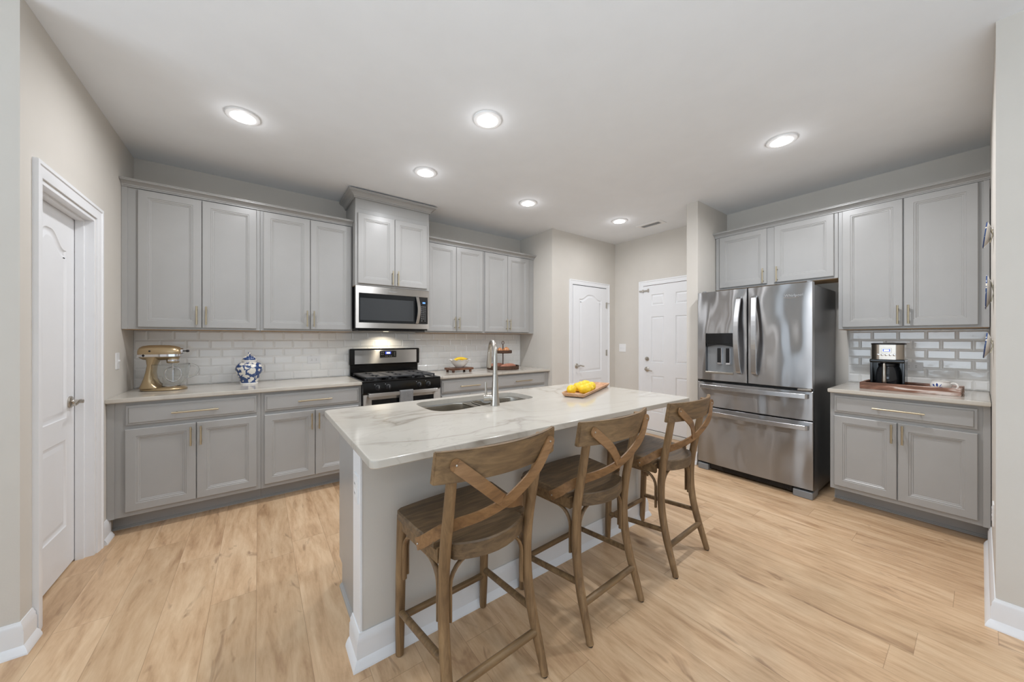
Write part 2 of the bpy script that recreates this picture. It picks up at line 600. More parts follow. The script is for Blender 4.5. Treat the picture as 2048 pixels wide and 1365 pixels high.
def copy_thing(root, loc, rotz=0.0, label=None):
    r = root.copy(); COL.objects.link(r)
    r.location = loc; r.rotation_euler = (0, 0, rotz)
    if label: r['label'] = label
    for ch in list(root.children):
        c = ch.copy(); COL.objects.link(c); c.parent = r
        for g in list(ch.children):
            d = g.copy(); COL.objects.link(d); d.parent = c
    return r

def text_part(name, body, size, origin, U, V, depth, material, parent):
    cu = bpy.data.curves.new(name + '_curve', 'FONT')
    cu.body = body; cu.size = size; cu.extrude = depth
    tmp = bpy.data.objects.new(name + '_tmp', cu)
    COL.objects.link(tmp)
    dg = bpy.context.evaluated_depsgraph_get()
    me = bpy.data.meshes.new_from_object(tmp.evaluated_get(dg))
    bpy.data.objects.remove(tmp, do_unlink=True)
    U, V = Vector(U), Vector(V); Wv = U.cross(V)
    off = Vector(origin) - root_of(parent).location
    for v in me.vertices:
        p = v.co.copy()
        v.co = off + U * p.x + V * p.y + Wv * p.z
    me.materials.clear(); me.materials.append(material)
    o = bpy.data.objects.new(name, me); COL.objects.link(o); o.parent = parent
    return o

# ---------------------------------------------------------------- room shell
CZ = 2.743
XR, YB, XL = 4.37, 3.98, -0.80        # right wall, back wall, left (pantry) wall
YD = 3.30                             # wall with the closet door
b = B(); b.box(-4.6, 4.5, -0.45, 4.1, -0.06, 0.0); struct('floor', b, M['floor'])
b = B(); b.box(-4.6, 4.5, -4.7, -0.45, -0.06, 0.0); struct('floor_living', b, mat('pale_bounce_carpet', (226, 223, 218), 0.95, var=0.05, vscale=80, bump=0.4, bscale=300))  # unseen floor made pale to bounce neutral light onto the ceiling
b = B(); b.box(-4.6, 4.5, -4.7, 4.1, CZ, CZ + 0.06); struct('ceiling', b, M['ceiling'])
b = B(); b.box(-0.915, 3.07, YB, YB + 0.1, 0, CZ); struct('wall_back', b, M['wall'])
b = B(); b.box(3.07, XR, YD, YB + 0.1, 0, CZ); struct('wall_closet', b, M['wall'])
b = B(); b.box(XR, XR + 0.1, -0.15, YB + 0.1, 0, CZ); struct('wall_right', b, M['wall'])
b = B(); b.box(3.676, XR, 1.742, 1.857, 0, CZ); struct('wall_stub', b, M['wall'])
b = B(); b.box(2.69, XR + 0.1, -4.7, -0.04, 0, CZ); struct('wall_near', b, M['wall'])
# pantry wall with its door opening (Y 2.53..3.185, to z 2.035)
DO0, DO1, DOT = 2.53, 3.185, 2.035
b = B()
b.box(-0.915, XL, 2.364, DO0, 0, CZ)
b.box(-0.915, XL, DO1, YB, 0, CZ)
b.box(-0.915, XL, DO0, DO1, DOT, CZ)
struct('wall_left', b, M['wall'])
b = B(); b.box(-4.6, -0.915, 2.364, 2.48, 0, CZ); struct('wall_front', b, M['wall'])
# living room behind the camera, window openings in its south and west walls
def window_wall(name, horiz, fixed0, fixed1, a0, a1, w0, w1, z0, z1):
    b = B()
    def seg(p, q, za, zb):
        if horiz: b.box(p, q, fixed0, fixed1, za, zb)
        else: b.box(fixed0, fixed1, p, q, za, zb)
    seg(a0, w0, 0, CZ); seg(w1, a1, 0, CZ); seg(w0, w1, 0, z0); seg(w0, w1, z1, CZ)
    struct(name, b, M['ceiling'])
window_wall('wall_south', True, -4.7, -4.6, -4.6, 2.69, -3.3, 1.5, 0.4, 2.5)
window_wall('wall_west', False, -4.6, -4.5, -4.6, 2.364, -1.8, 2.2, 0.4, 2.5)

# baseboards: tall moulded board with a sloped shoe
BB = [(0, 0), (0.030, 0), (0.029, 0.010), (0.022, 0.026), (0.0145, 0.036), (0.0145, 0.092), (0.011, 0.099), (0.011, 0.112), (0.006, 0.120), (0.004, 0.130), (0, 0.130)]
def baseboard(name, path, side):
    b = B(); b.sweep(path, BB, side); struct(name, b, M['white'], True)
baseboard('baseboard_left', [(XL, 2.457), (XL, 2.364), (-4.49, 2.364)], 1)
baseboard('baseboard_pantry', [(XL, 3.40), (XL, 3.27)], 1)
baseboard('baseboard_right', [(2.69, -4.59), (2.69, -0.04), (3.71, -0.04)], 1)
baseboard('baseboard_closet', [(3.07, 3.36), (3.07, YD), (3.38, YD)], -1)
baseboard('baseboard_hall', [(4.235, YD), (XR, YD), (XR, 2.895)], -1)
baseboard('baseboard_stub', [(3.676, 1.742), (3.676, 1.857), (4.3, 1.857)], 1)

# ---------------------------------------------------------------- doors
def casing(parent, fr, u0, u1, top, wd=0.066, near_only=False):
    # stepped casing around an opening u0..u1, v 0..top (mitred head)
    prof = [(0.0, 0.0), (0.0, 0.008), (0.010, 0.010), (0.030, 0.013), (0.046, 0.013), (0.050, 0.018), (wd, 0.018), (wd, 0.0)]
    b = B()
    path = [(u0, 0), (u0, top), (u1, top), (u1, 0)]
    loops = []
    nrm = [(-1, 0), (-1, 1), (1, 1), (1, 0)]
    for (u, v), (nu, nv) in zip(path, nrm):
        loops.append([b.bm.verts.new(fr(u + nu * d, v + nv * d, h)) for d, h in prof])
    for i in range(3): b.bridge(loops[i], loops[i + 1])
    b.cap(loops[0]); b.cap(loops[-1])
    return fin('casing', b, M['white'], parent)

MOULD = [(0.006, -0.006), (0.016, -0.008), (0.024, -0.008), (0.040, -0.001), (0.046, -0.001)]
def arch_panel(u0, u1, v0, vs, h):
    pts = [(u0, v0), (u1, v0)]
    n = 22
    for i in range(n + 1):
        t = i / n
        s = max(0.0, min(1.0, (abs(t - 0.5) - 0.06) / 0.36))
        pts.append((u1 + (u0 - u1) * t, vs + h * (0.5 + 0.5 * math.cos(PI * s))))
    return pts

def lever(parent, fr, u, v, w0, direction, length=0.105, drop=0.0):
    # round rose, neck and a gently waved lever; direction is +1/-1 along u
    b = B()
    W = fr.W
    b.lathe([(0.0, 0), (0.034, 0), (0.034, 0.006), (0.029, 0.011), (0.015, 0.014), (0.011, 0.02), (0.011, 0.052), (0, 0.054)], fr(u, v, w0), 24, W)
    pts = []
    for i in range(9):
        t = i / 8
        pts.append(fr(u + direction * (length * t - 0.006), v + 0.006 * math.sin(t * PI * 1.6) - drop * t, w0 + 0.045))
    b.tube(pts, [0.0105 - 0.003 * i / 8 for i in range(9)], 12, flat=(1.0, 0.75), up=tuple(fr.V))
    return fin('handle', b, M['nickel'], parent)

# door_1: the pantry door in the left wall, set back in its jamb
d1 = thing('door_1', 'white arched two panel pantry door recessed in the left wall', 'door', (XL, 2.857, 0), kind='structure')
fl = left_frame(XL)
casing(d1, fl, DO0 - 0.004, DO1 + 0.004, DOT + 0.004)
b = B()
b.box(-0.915, XL, DO0, DO0 + 0.018, 0, DOT); b.box(-0.915, XL, DO1 - 0.018, DO1, 0, DOT); b.box(-0.915, XL, DO0 + 0.018, DO1 - 0.018, DOT - 0.018, DOT)
b.box(-0.872, -0.838, DO0 + 0.018, DO0 + 0.030, 0, DOT - 0.018); b.box(-0.872, -0.838, DO1 - 0.030, DO1 - 0.018, 0, DOT - 0.018)
b.box(-0.872, -0.838, DO0 + 0.030, DO1 - 0.030, DOT - 0.030, DOT - 0.018)
fin('jamb', b, M['white'], d1, False)
fs = left_frame(-0.910)
b = B()
s0, s1 = DO0 + 0.022, DO1 - 0.022
b.panel_slab(rect(s0, s1, 0.012, DOT - 0.022), 0.035, [arch_panel(s0 + 0.105, s1 - 0.105, 0.86, 1.80, 0.085), rect(s0 + 0.105, s1 - 0.105, 0.25, 0.74)], MOULD, fs)
slab = fin('door_leaf', b, M['door'], d1)
lever(d1, fs, s1 - 0.066, 0.943, 0.035, -1)

# door_2: closet door at the end of the counter run
d2 = thing('door_2', 'white arched closet door beside the wall cabinets', 'door', (3.80, YD, 0), kind='structure')
fb = back_frame(YD)
casing(d2, fb, 3.445, 4.160, 2.055, 0.062)
b = B()
b.panel_slab(rect(3.449, 4.156, 0.012, 2.044), 0.014, [arch_panel(3.449 + 0.12, 4.156 - 0.12, 0.845, 1.862, 0.068), rect(3.449 + 0.12, 4.156 - 0.12, 0.25, 0.74)],
             MOULD, fb)
fin('door_leaf', b, M['door'], d2)
b = B(); b.box(3.445, 4.160, 2.044, 2.055, 0.0, 0.0015, fr=fb); b.box(3.445, 3.449, 0.0, 2.055, 0.0, 0.0015, fr=fb); b.box(4.156, 4.160, 0.0, 2.055, 0.0, 0.0015, fr=fb)
fin('shadow_gap', b, M['darkslot'], d2, False)  # dark strips painted in for the shadow line around the leaf
lever(d2, fb, 3.512, 0.935, 0.014, 1, 0.11)
for zz in (1.80, 1.10, 0.25):
    b = B()
    b.cyl(fb(4.158, zz - 0.045, 0.017), fb(4.158, zz + 0.045, 0.017), 0.007, seg=10)
    b.box(4.135, 4.157, zz - 0.043, zz + 0.043, 0.014, 0.0155, fr=fb)
    if zz == 1.80:
        b.cyl(fb(4.158, zz + 0.03, 0.017), fb(4.20, zz + 0.03, 0.034), 0.004, seg=8)
    fin('hinge', b, M['nickel'], d2)

# door_3: six panel exterior door on the right wall beyond the stub
d3 = thing('door_3', 'white six panel door beyond the refrigerator with deadbolt', 'door', (XR, 2.4, 0), kind='structure')
f3 = right_frame(XR)
casing(d3, f3, -2.815, -2.035, 2.048, 0.066)
PR = [(0.006, -0.008), (0.012, -0.010), (0.030, -0.001), (0.036, -0.001)]
cols = [(-2.69, -2.505), (-2.345, -2.16)]
b = B()
b.panel_slab(rect(-2.811, -2.039, 0.055, 2.040), 0.014, [rect(u0, u1, v0, v1) for u0, u1 in cols for v0, v1 in ((0.30, 0.80), (0.985, 1.61), (1.765, 1.915))], PR, f3)
fin('door_leaf', b, M['door'], d3)
b = B(); b.box(-2.815, -2.035, 0.0, 0.046, 0.0, 0.03, 0.004, fr=f3)
fin('threshold', b, M['threshold'], d3)
b = B(); b.box(-2.815, -2.035, 0.046, 0.055, 0.0, 0.004, fr=f3); b.box(-2.815, -2.811, 0.046, 2.048, 0.0, 0.002, fr=f3); b.box(-2.811, -2.035, 2.040, 2.048, 0, 0.002, fr=f3)
fin('weather_strip', b, mat('brown_weather_strip', (104, 78, 58), 0.7, var=0.0), d3, False)
lever(d3, f3, -2.752, 0.885, 0.014, 1, 0.105, 0.012)
b = B()
b.lathe([(0, 0), (0.030, 0), (0.030, 0.008), (0.024, 0.016), (0.014, 0.018), (0, 0.018)], f3(-2.752, 1.028, 0.014), 24, f3.W)
b.box(-2.756, -2.748, 1.010, 1.046, 0.030, 0.042, 0.002, fr=f3)
fin('deadbolt', b, M['nickel'], d3)
b = B()
b.box(-2.87, -2.72, 1.965, 1.985, 0.018, 0.028, 0.003, fr=f3); b.cyl(f3(-2.815, 1.955, 0.02), f3(-2.815, 1.995, 0.02), 0.01, seg=12)
b.box(-2.74, -2.72, 1.955, 2.0, 0.012, 0.03, 0.003, fr=f3)
fin('flip_latch', b, M['nickel'], d3)

# ---------------------------------------------------------------- tiled backsplashes (bevelled 3x6 tiles over grout)
def tiles(name, fr, u0, u1, v0, v1, first_full):
    b = B()
    b.box(u0, u1, v0, v1, 0.0005, 0.004, fr=fr)
    TW, TH, G = 0.1525, 0.0762, 0.0013
    r = 0
    v = v0
    while v < v1 - 0.004:
        top = min(v + TH, v1)
        u = u0 - (0.0 if (r % 2 == 0) == first_full else TW / 2)
        while u < u1 - 0.004:
            a, c = max(u, u0) + G / 2, min(u + TW, u1) - G / 2
            if c - a > 0.012:
                e = min(0.011, (c - a) / 3, (top - v) / 3)
                b.rings(rect(a, c, v + G / 2, top - G / 2), [(0, 0.003), (0, 0.0050), (e, 0.0085)], fr, cap0=False)
            u += TW
        v += TH
        r += 1
    o = fin(name, b, M['tile'], None, False)
    o['kind'] = 'structure'
    return o
tiles('wall_backsplash_left', back_frame(YB), XL + 0.001, 3.069, 0.914, 1.373, True)
tiles('wall_backsplash_right', right_frame(XR), -0.72, 0.039, 0.914, 1.382, False)

# ---------------------------------------------------------------- wall plates
def plate(label, cat, fr, u, v, w, h, style, w0=0.0, group=None):
    t = thing(cat.replace(' ', '_'), label, cat, fr(u, v, w0), group)
    b = B(); b.rings(rrect(u - w / 2, u + w / 2, v - h / 2, v + h / 2, 0.004, 3), [(0, w0), (0, w0 + 0.004), (0.003, w0 + 0.006)], fr)
    fin('cover_plate', b, M['plastic'], t)
    if style == 'outlet_h' or style == 'outlet_v':
        for s in (-1, 1):
            du, dv = (s * 0.0195, 0) if style == 'outlet_h' else (0, s * 0.0195)
            b = B(); b.rings(rrect(u + du - 0.0165, u + du + 0.0165, v + dv - 0.0165, v + dv + 0.0165, 0.006, 3), [(0, w0 + 0.005), (0.001, w0 + 0.0075)], fr)
            so = fin('socket', b, M['plastic'], t)
            b = B()
            for k in (-1, 1):
                if style == 'outlet_h': b.box(u + du - 0.004, u + du + 0.004, v + k * 0.006 - 0.0012, v + k * 0.006 + 0.0012, w0 + 0.007, w0 + 0.008, fr=fr)
                else: b.box(u + k * 0.006 - 0.0012, u + k * 0.006 + 0.0012, v + dv - 0.004, v + dv + 0.004, w0 + 0.007, w0 + 0.008, fr=fr)
            fin('slot', b, M['darkslot'], so, False)
    else:
        n = 2 if style == 'switch2' else 1
        for i in range(n):
            du = (i - (n - 1) / 2) * 0.046
            b = B(); b.box(u + du - 0.005, u + du + 0.005, v - 0.012, v + 0.012, w0 + 0.005, w0 + 0.0075, fr=fr)
            b.box(u + du - 0.0035, u + du + 0.0035, v - 0.002, v + 0.009, w0 + 0.007, w0 + 0.016, 0.001, fr=fr)
            fin('toggle', b, M['plastic'], t)
    return t
plate('white double light switch on the wall between the two far doors', 'light switch', right_frame(XR), -3.163, 1.172, 0.115, 0.115, 'switch2')
plate('white single light switch beside the pantry door casing', 'light switch', left_frame(XL), 3.58, 1.150, 0.07, 0.115, 'switch1')
plate('white outlet in the backsplash left of the range', 'power outlet', back_frame(YB - 0.0088), 0.447, 1.096, 0.115, 0.07, 'outlet_h')
plate('white outlet in the backsplash beside the coffee maker', 'power outlet', right_frame(XR - 0.0088), -0.335, 1.078, 0.115, 0.07, 'outlet_h')
plate('white outlet low on the side wall past the grey base cabinet', 'power outlet', Fr((0, -0.04, 0), (-1, 0, 0), (0, 0, 1), (0, 1, 0)), -3.03, 0.41, 0.07, 0.115, 'outlet_v')

# ---------------------------------------------------------------- ceiling fixtures
LIGHTS = [((-0.082, 2.817), 'recessed ceiling light above the pantry end of the left counter'),
          ((1.206, 1.912), 'largest recessed ceiling light, directly above the kitchen island'),
          ((1.157, 2.832), 'recessed ceiling light in front of the microwave cabinet'),
          ((2.290, 2.831), 'recessed ceiling light in front of the cabinets right of the microwave'),
          ((3.536, 2.604), 'recessed ceiling light beside the air vent near the far doors'),
          ((3.048, 0.854), 'recessed ceiling light in front of the refrigerator and coffee bar')]
lt = thing('ceiling_light', LIGHTS[0][1], 'ceiling light', (0, 0, CZ), 'recessed ceiling lights')
b = B(); b.lathe([(0.066, -0.0), (0.066, -0.011), (0.072, -0.0125), (0.090, -0.008), (0.093, -0.002), (0.093, 0.0)], (0, 0, CZ), 40)
fin('trim_ring', b, M['plastic'], lt)
b = B(); b.lathe([(0.0, -0.016), (0.03, -0.0155), (0.05, -0.014), (0.0645, -0.010), (0.0645, -0.001), (0, -0.001)], (0, 0, CZ), 40)
fin('lens', b, M['lens'], lt)
for i, ((x, y), lab) in enumerate(LIGHTS):
    o = lt if i == 0 else copy_thing(lt, (x, y, CZ), 0, lab)
    o.location = (x, y, CZ)
    area_light('downlight', (x, y, CZ - 0.018), (0, 0, 0), 0.12, 0.12, LAMP_W * (1.0, 0.95, 1.0, 1.0, 0.6, 2.3)[i], WARM, 'DISK', PI * 0.95)
    pl = bpy.data.lights.new('lens_glow', 'POINT'); pl.energy = GLOW_W; pl.shadow_soft_size = 0.03; pl.color = WARM
    po = bpy.data.objects.new('lens_glow', pl); po.location = (x, y, CZ - 0.06); COL.objects.link(po)
for x, y in ((1.2, 0.0), (-0.9, -2.0), (1.2, -2.2)):      # unseen lamps added over the living room behind, no fixtures built
    area_light('downlight', (x, y, CZ - 0.018), (0, 0, 0), 0.12, 0.12, LAMP_W * 0.6, WARM, 'DISK', PI * 0.95)

v = thing('air_vent', 'white ceiling air vent grille near the far doors', 'vent', (3.967, 2.452, CZ))
b = B()
b.rings(rect(3.884, 4.046, 2.290, 2.614), [(0, CZ), (0, CZ - 0.004), (0.006, CZ - 0.007), (0.040, CZ - 0.007), (0.040, CZ - 0.001)], WORLD, cap0=False, cap1=False)
fin('grille_frame', b, M['plastic'], v)
b = B(); b.box(3.922, 4.008, 2.334, 2.570, CZ - 0.0015, CZ - 0.0005); fin('duct_opening', b, M['greyplastic'], v, False)
b = B()
for i in range(16):
    yy = 2.340 + i * 0.0150
    b.tube([(3.922, yy, CZ - 0.005), (4.008, yy, CZ - 0.005)], 0.0042, 4, True, (1.0, 0.25), (0, 0.7, 0.7))
fin('louvers', b, M['plastic'], v, False)
b = B(); b.box(-1.7, -1.6, 2.48, YB + 0.1, 0, CZ); b.box(-1.7, -0.915, YB, YB + 0.1, 0, CZ); struct('wall_pantry_lightstop', b, M['wall'])  # unseen pantry closure, added to stop sky light leaking round the door

# ---------------------------------------------------------------- cabinets
DOORP = [(0.0, 0.0), (0.0, 0.0165), (0.0035, 0.020), (0.050, 0.020), (0.0525, 0.0165), (0.0600, 0.0165), (0.0640, 0.0125), (0.0700, 0.0115), (0.0725, 0.0085)]
DRAWP = [(0.0, 0.0), (0.0, 0.0120), (0.003, 0.0135), (0.012, 0.0145), (0.0165, 0.0200), (0.019, 0.0205)]

def bar_pull(parent, fr, u, v, w0, length, vertical):
    b = B()
    h = length / 2
    P = (lambda t, ww: fr(u, v + t, ww)) if vertical else (lambda t, ww: fr(u + t, v, ww))
    b.cyl(P(-h, w0 + 0.032), P(h, w0 + 0.032), 0.006, seg=12)
    for s in (-1, 1):
        b.cyl(P(s * (h - 0.024), w0), P(s * (h - 0.024), w0 + 0.032), 0.0048, seg=10)
    return fin('handle', b, M['brass'], parent)

def door_panel(root, fr, u0, u1, v0, v1, pull=None, w0=0.0, plen=0.145):
    b = B()
    b.rings(rect(u0, u1, v0, v1), [(i, w0 + d) for i, d in DOORP], fr)
    d = fin('door', b, M['cab'], root, True, angle=20)
    if pull:
        bar_pull(d, fr, pull[0], pull[1], w0 + 0.020, plen, True)
    return d

def drawer_front(root, fr, u0, u1, v0, v1, plen=0.25, w0=0.0):
    b = B()
    b.rings(rect(u0, u1, v0, v1), [(i, w0 + d) for i, d in DRAWP], fr)
    d = fin('drawer', b, M['cab'], root, True, angle=20)
    bar_pull(d, fr, (u0 + u1) / 2, (v0 + v1) / 2 - 0.002, w0 + 0.020, plen, False)
    return d

def cabinet_body(root, fr, u0, u1, v0, v1, depth, bottom=True):
    b = B()
    b.box(u0, u1, v0, v1, -depth, 0.0, 0.0015, 1, fr=fr)
    o = fin('cabinet_body', b, M['cab'], root, False)
    if bottom:
        b = B(); b.box(u0 + 0.004, u1 - 0.004, v0 - 0.003, v0, -depth, -0.012, fr=fr)
        fin('underside_panel', b, M['cabwood'], root, False, label='unpainted tan wood underside')
    return o

def wall_cabinet(label, fr, u0, u1, v0, v1, depth, doors, pulls, group, dv0, dv1):
    c = fr((u0 + u1) / 2, v0, 0)
    t = thing('wall_cabinet', label, 'cabinet', c, group)
    cabinet_body(t, fr, u0, u1, v0, v1, depth)
    for (a, e), p in zip(doors, pulls):
        door_panel(t, fr, a, e, dv0, dv1, p)
    return t

FU = back_frame(3.675)
UB, UT = 1.377, 2.418
g = 'grey wall cabinets on the long wall'
DU = YB - 0.0092 - 3.675
wall_cabinet('grey double wall cabinet above the gold mixer, nearest the pantry door', FU, XL + 0.001, 0.008, UB, UT, DU,
             [(-0.716, -0.366), (-0.362, -0.016)], [(-0.392, 1.489), (-0.336, 1.489)], g, 1.393, 2.404)
t = bpy.data.objects['wall_cabinet']
b = B(); b.box(XL + 0.001, -0.770, UB, UT - 0.004, 0.0, 0.006, 0.001, 1, fr=FU)
fin('scribe_strip', b, M['cab'], t)
wall_cabinet('grey double wall cabinet above the blue and white jar', FU, 0.009, 0.743, UB, UT, DU,
             [(0.032, 0.381), (0.385, 0.731)], [(0.356, 1.489), (0.410, 1.489)], g, 1.393, 2.404)
wall_cabinet('grey double wall cabinet above the bowl of bananas, right of microwave', FU, 1.493, 2.254, UB, UT, DU,
             [(1.512, 1.874), (1.878, 2.238)], [(1.849, 1.489), (1.903, 1.489)], g, 1.393, 2.390)
wall_cabinet('grey double wall cabinet above the tiered stand, at the far end', FU, 2.255, 3.068, UB, UT, DU,
             [(2.272, 2.616), (2.620, 2.972)], [(2.591, 1.489), (2.645, 1.489)], g, 1.393, 2.390)
FMC = back_frame(3.552)
MX0, MX1 = 0.7445, 1.4915
t = wall_cabinet('taller grey double wall cabinet mounted above the microwave', FMC, MX0, MX1, 1.824, 2.566, YB - 3.552,
             [(0.767, 1.116), (1.120, 1.462)], [(1.091, 1.918), (1.145, 1.918)], None, 1.843, 2.522)
b = B(); b.box(MX0 + 0.0015, MX1 - 0.0015, 2.566, 2.69, -(YB - 3.552), -0.0015, 0.001, 1, fr=FMC); fin('frieze_box', b, M['cab'], t, False)

# crown mouldings
CROWN = [(0.0, 0.0), (0.012, 0.0), (0.012, 0.008), (0.018, 0.010), (0.020, 0.016), (0.032, 0.024), (0.046, 0.031), (0.060, 0.034), (0.060, 0.040), (0.066, 0.043), (0.066, 0.047), (0.0, 0.047)]
CROWNB = [(d * 1.0, z * 1.45) for d, z in CROWN]
b = B(); b.sweep([(XL + 0.002, 3.675), (0.743, 3.675)], CROWN, -1, 2.412); struct('trim_1', b, M['cab'], True, label='grey crown moulding over the two left wall cabinets')
b = B(); b.sweep([(1.493, 3.675), (3.0685, 3.675)], CROWN, -1, 2.398); struct('trim_2', b, M['cab'], True, label='grey crown moulding over the two wall cabinets right of the microwave')
b = B(); b.sweep([(MX0, YB), (MX0, 3.552), (MX1, 3.552), (MX1, YB)], CROWNB, -1, 2.662); struct('trim_3', b, M['cab'], True, label='grey crown moulding around the top of the microwave cabinet')

# right wall uppers
FR_ = right_frame(4.07)
DR = XR - 4.07
wall_cabinet('wide short grey wall cabinet above the refrigerator', FR_, -1.734, -0.737, 1.838, 2.424, DR,
             [(-1.690, -1.257), (-1.195, -0.762)], [(-1.283, 1.932), (-1.169, 1.932)], None, 1.856, 2.404)
t = wall_cabinet('tall grey double wall cabinet above the coffee maker', FR_, -0.735, 0.036, 1.387, 2.424, DR - 0.0092,
             [(-0.708, -0.362), (-0.356, -0.010)], [(-0.387, 1.496), (-0.331, 1.496)], None, 1.405, 2.404)
b = B(); b.box(0.010, 0.036, 1.387, 2.42, 0.0, 0.006, 0.001, 1, fr=FR_); fin('scribe_strip', b, M['cab'], t)
b = B(); b.sweep([(4.07, 1.740), (4.07, -0.0385)], CROWN, -1, 2.408); struct('trim_4', b, M['cab'], True, label='grey crown moulding over the wall cabinets on the refrigerator wall')

# base cabinets
BT = 0.884
TOE = [(0, 0), (0.014, 0), (0.014, 0.006), (0.010, 0.014), (0.003, 0.019), (0, 0.019)]
def base_cabinet(label, fr, u0, u1, depth, doors, drawers, pulls, group, plen=0.25, toe=0.12, toe_ends=(0, 0), filler=None):
    t = thing('base_cabinet', label, 'cabinet', fr((u0 + u1) / 2, 0, -depth / 2), group)
    b = B(); b.box(u0, u1, 0.118, BT, -depth, 0.0, 0.0015, 1, fr=fr)
    fin('cabinet_body', b, M['cab'], t, False)
    b = B(); b.box(u0, u1, 0.0, 0.118, -depth, -toe, fr=fr)
    pts = [(u0, -toe), (u1, -toe)]
    b.rings([(u0, 0.0), (u1, 0.0), (u1, 0.018), (u0, 0.018)], [(0, -toe), (0, -toe + 0.006)], fr)
    b.rings([(u0, 0.0), (u1, 0.0), (u1, 0.010), (u0, 0.010)], [(0, -toe + 0.006), (0, -toe + 0.012)], fr)
    fin('toe_kick', b, M['cab'], t, False)
    for (a, e), p in zip(doors, pulls):
        door_panel(t, fr, a, e, 0.151, 0.702, p, plen=0.133)
    for a, e in drawers:
        drawer_front(t, fr, a, e, 0.728, 0.860, plen)
    if filler:
        b = B(); b.box(filler[0], filler[1], 0.118, BT - 0.003, 0.0, 0.006, 0.001, 1, fr=fr); fin('scribe_strip', b, M['cab'], t)
    return t
FB = back_frame(3.375)
DB = YB - 3.375 - 0.012
g = 'grey base cabinets on the long wall'
base_cabinet('grey double base cabinet below the gold mixer, beside the pantry door', FB, XL + 0.001, 0.013, DB,
             [(-0.716, -0.366), (-0.362, -0.013)], [(-0.713, -0.014)], [(-0.391, 0.612), (-0.337, 0.612)], g, filler=(XL + 0.001, -0.765))
base_cabinet('grey double base cabinet immediately left of the range, partly behind the island', FB, 0.014, 0.759, DB,
             [(0.036, 0.385), (0.389, 0.735)], [(0.037, 0.736)], [(0.360, 0.612), (0.414, 0.612)], g)
base_cabinet('grey base cabinet immediately right of the range, only its drawer showing', FB, 1.524, 2.236, DB,
             [(1.552, 1.885), (1.889, 2.212)], [(1.552, 2.212)], [(1.860, 0.612), (1.914, 0.612)], g)
base_cabinet('grey base cabinet at the far end of the counter, its drawer beyond the faucet', FB, 2.237, 3.068, DB,
             [(2.262, 2.630), (2.634, 2.998)], [(2.262, 2.998)], [(2.605, 0.612), (2.659, 0.612)], g)
FBR = right_frame(3.69)
base_cabinet('grey double base cabinet below the coffee maker, right of refrigerator', FBR, -0.715, 0.037, XR - 3.69 - 0.012,
             [(-0.690, -0.356), (-0.351, -0.011)], [(-0.689, -0.012)], [(-0.380, 0.625), (-0.328, 0.625)], None, 0.25, 0.145, filler=(0.008, 0.037))

# countertops on the walls
def slab_top(name_label, pts, z0, z1, ez=0.006):
    b = B(); b.rings(pts, [(0.004, z0), (0.0, z0 + 0.005), (0.0, z1 - ez), (ez * 0.3, z1 - ez * 0.3), (ez, z1)], WORLD)
    return tag(fin('countertop', b, M['quartz']), name_label, 'countertop')
slab_top('white veined quartz countertop left of the range, under the mixer and jar', rect(XL + 0.001, 0.758, 3.338, YB - 0.0095), BT, 0.914)
slab_top('white veined quartz countertop right of the range, under the bananas', rect(1.522, 3.068, 3.338, YB - 0.0095), BT, 0.914)
slab_top('short white quartz countertop under the coffee maker tray', rrect(3.640, XR - 0.0095, -0.038, 0.722, 0.003, 2), BT, 0.914)

# ---------------------------------------------------------------- island
IX0, IX1, IY0, IY1 = 0.288, 2.332, 1.150, 2.135
b = B(); b.box(0.335, 2.30, 1.472, 1.592, 0, BT); struct('wall_island', b, M['wall'])
b = B(); b.box(0.326, 0.335, 1.470, 1.594, 0, BT, 0.001, 1); b.box(2.30, 2.309, 1.470, 1.594, 0, BT, 0.001, 1); struct('trim_5', b, M['white'], label='white end board of the island wall')
b = B(); b.sweep([(0.326, 1.598), (0.326, 1.470), (2.309, 1.470), (2.309, 1.598)], BB, -1); struct('baseboard_island', b, M['white'], True)
plate('white outlet on the white end board of the island', 'power outlet', Fr((0.326, 0, 0), (0, -1, 0), (0, 0, 1), (-1, 0, 0)), -1.530, 0.69, 0.07, 0.115, 'outlet_v')
t = thing('island_cabinet', 'grey cabinet forming the back of the kitchen island under the sink', 'cabinet', (1.3, 1.85, 0))
b = B()
b.box(0.372, 0.390, 1.5925, 2.075, 0.115, BT, 0.001, 1); b.box(2.255, 2.273, 1.5925, 2.075, 0.115, BT, 0.001, 1)
b.box(0.390, 2.255, 1.5925, 1.61, 0.115, BT); b.box(0.390, 2.255, 2.057, 2.075, 0.115, BT); b.box(0.390, 2.255, 1.61, 2.057, 0.115, 0.133)
fin('cabinet_body', b, M['cab'], t, False)
FE = Fr((0.355, 0, 0), (0, 1, 0), (0, 0, 1), (1, 0, 0))
b = B(); b.prism([(1.5925, 0.0), (2.0, 0.0), (2.0, 0.118), (2.075, 0.118), (2.075, BT), (1.5925, BT)], 0.0, 0.017, FE); fin('end_panel', b, M['cab'], t, False)
b = B(); b.prism([(1.5925, 0.0), (2.0, 0.0), (2.0, 0.118), (2.075, 0.118), (2.075, BT), (1.5925, BT)], 1.918, 1.935, FE); fin('end_panel', b, M['cab'], t, False)
b = B(); b.box(0.372, 2.273, 1.5925, 2.0, 0.0, 0.115)
b.sweep([(0.355, 2.0), (0.355, 1.629)], [(0, 0), (0.013, 0), (0.012, 0.008), (0.007, 0.015), (0, 0.018)], -1)
fin('toe_kick', b, M['cab'], t, False)
FI = Fr((0, 2.075, 0), (-1, 0, 0), (0, 0, 1), (0, 1, 0))
for a, e in ((-2.25, -1.90), (-1.89, -1.545), (-1.46, -1.10), (-1.09, -0.73), (-0.72, -0.40)):
    door_panel(t, FI, a, e, 0.151, 0.84)

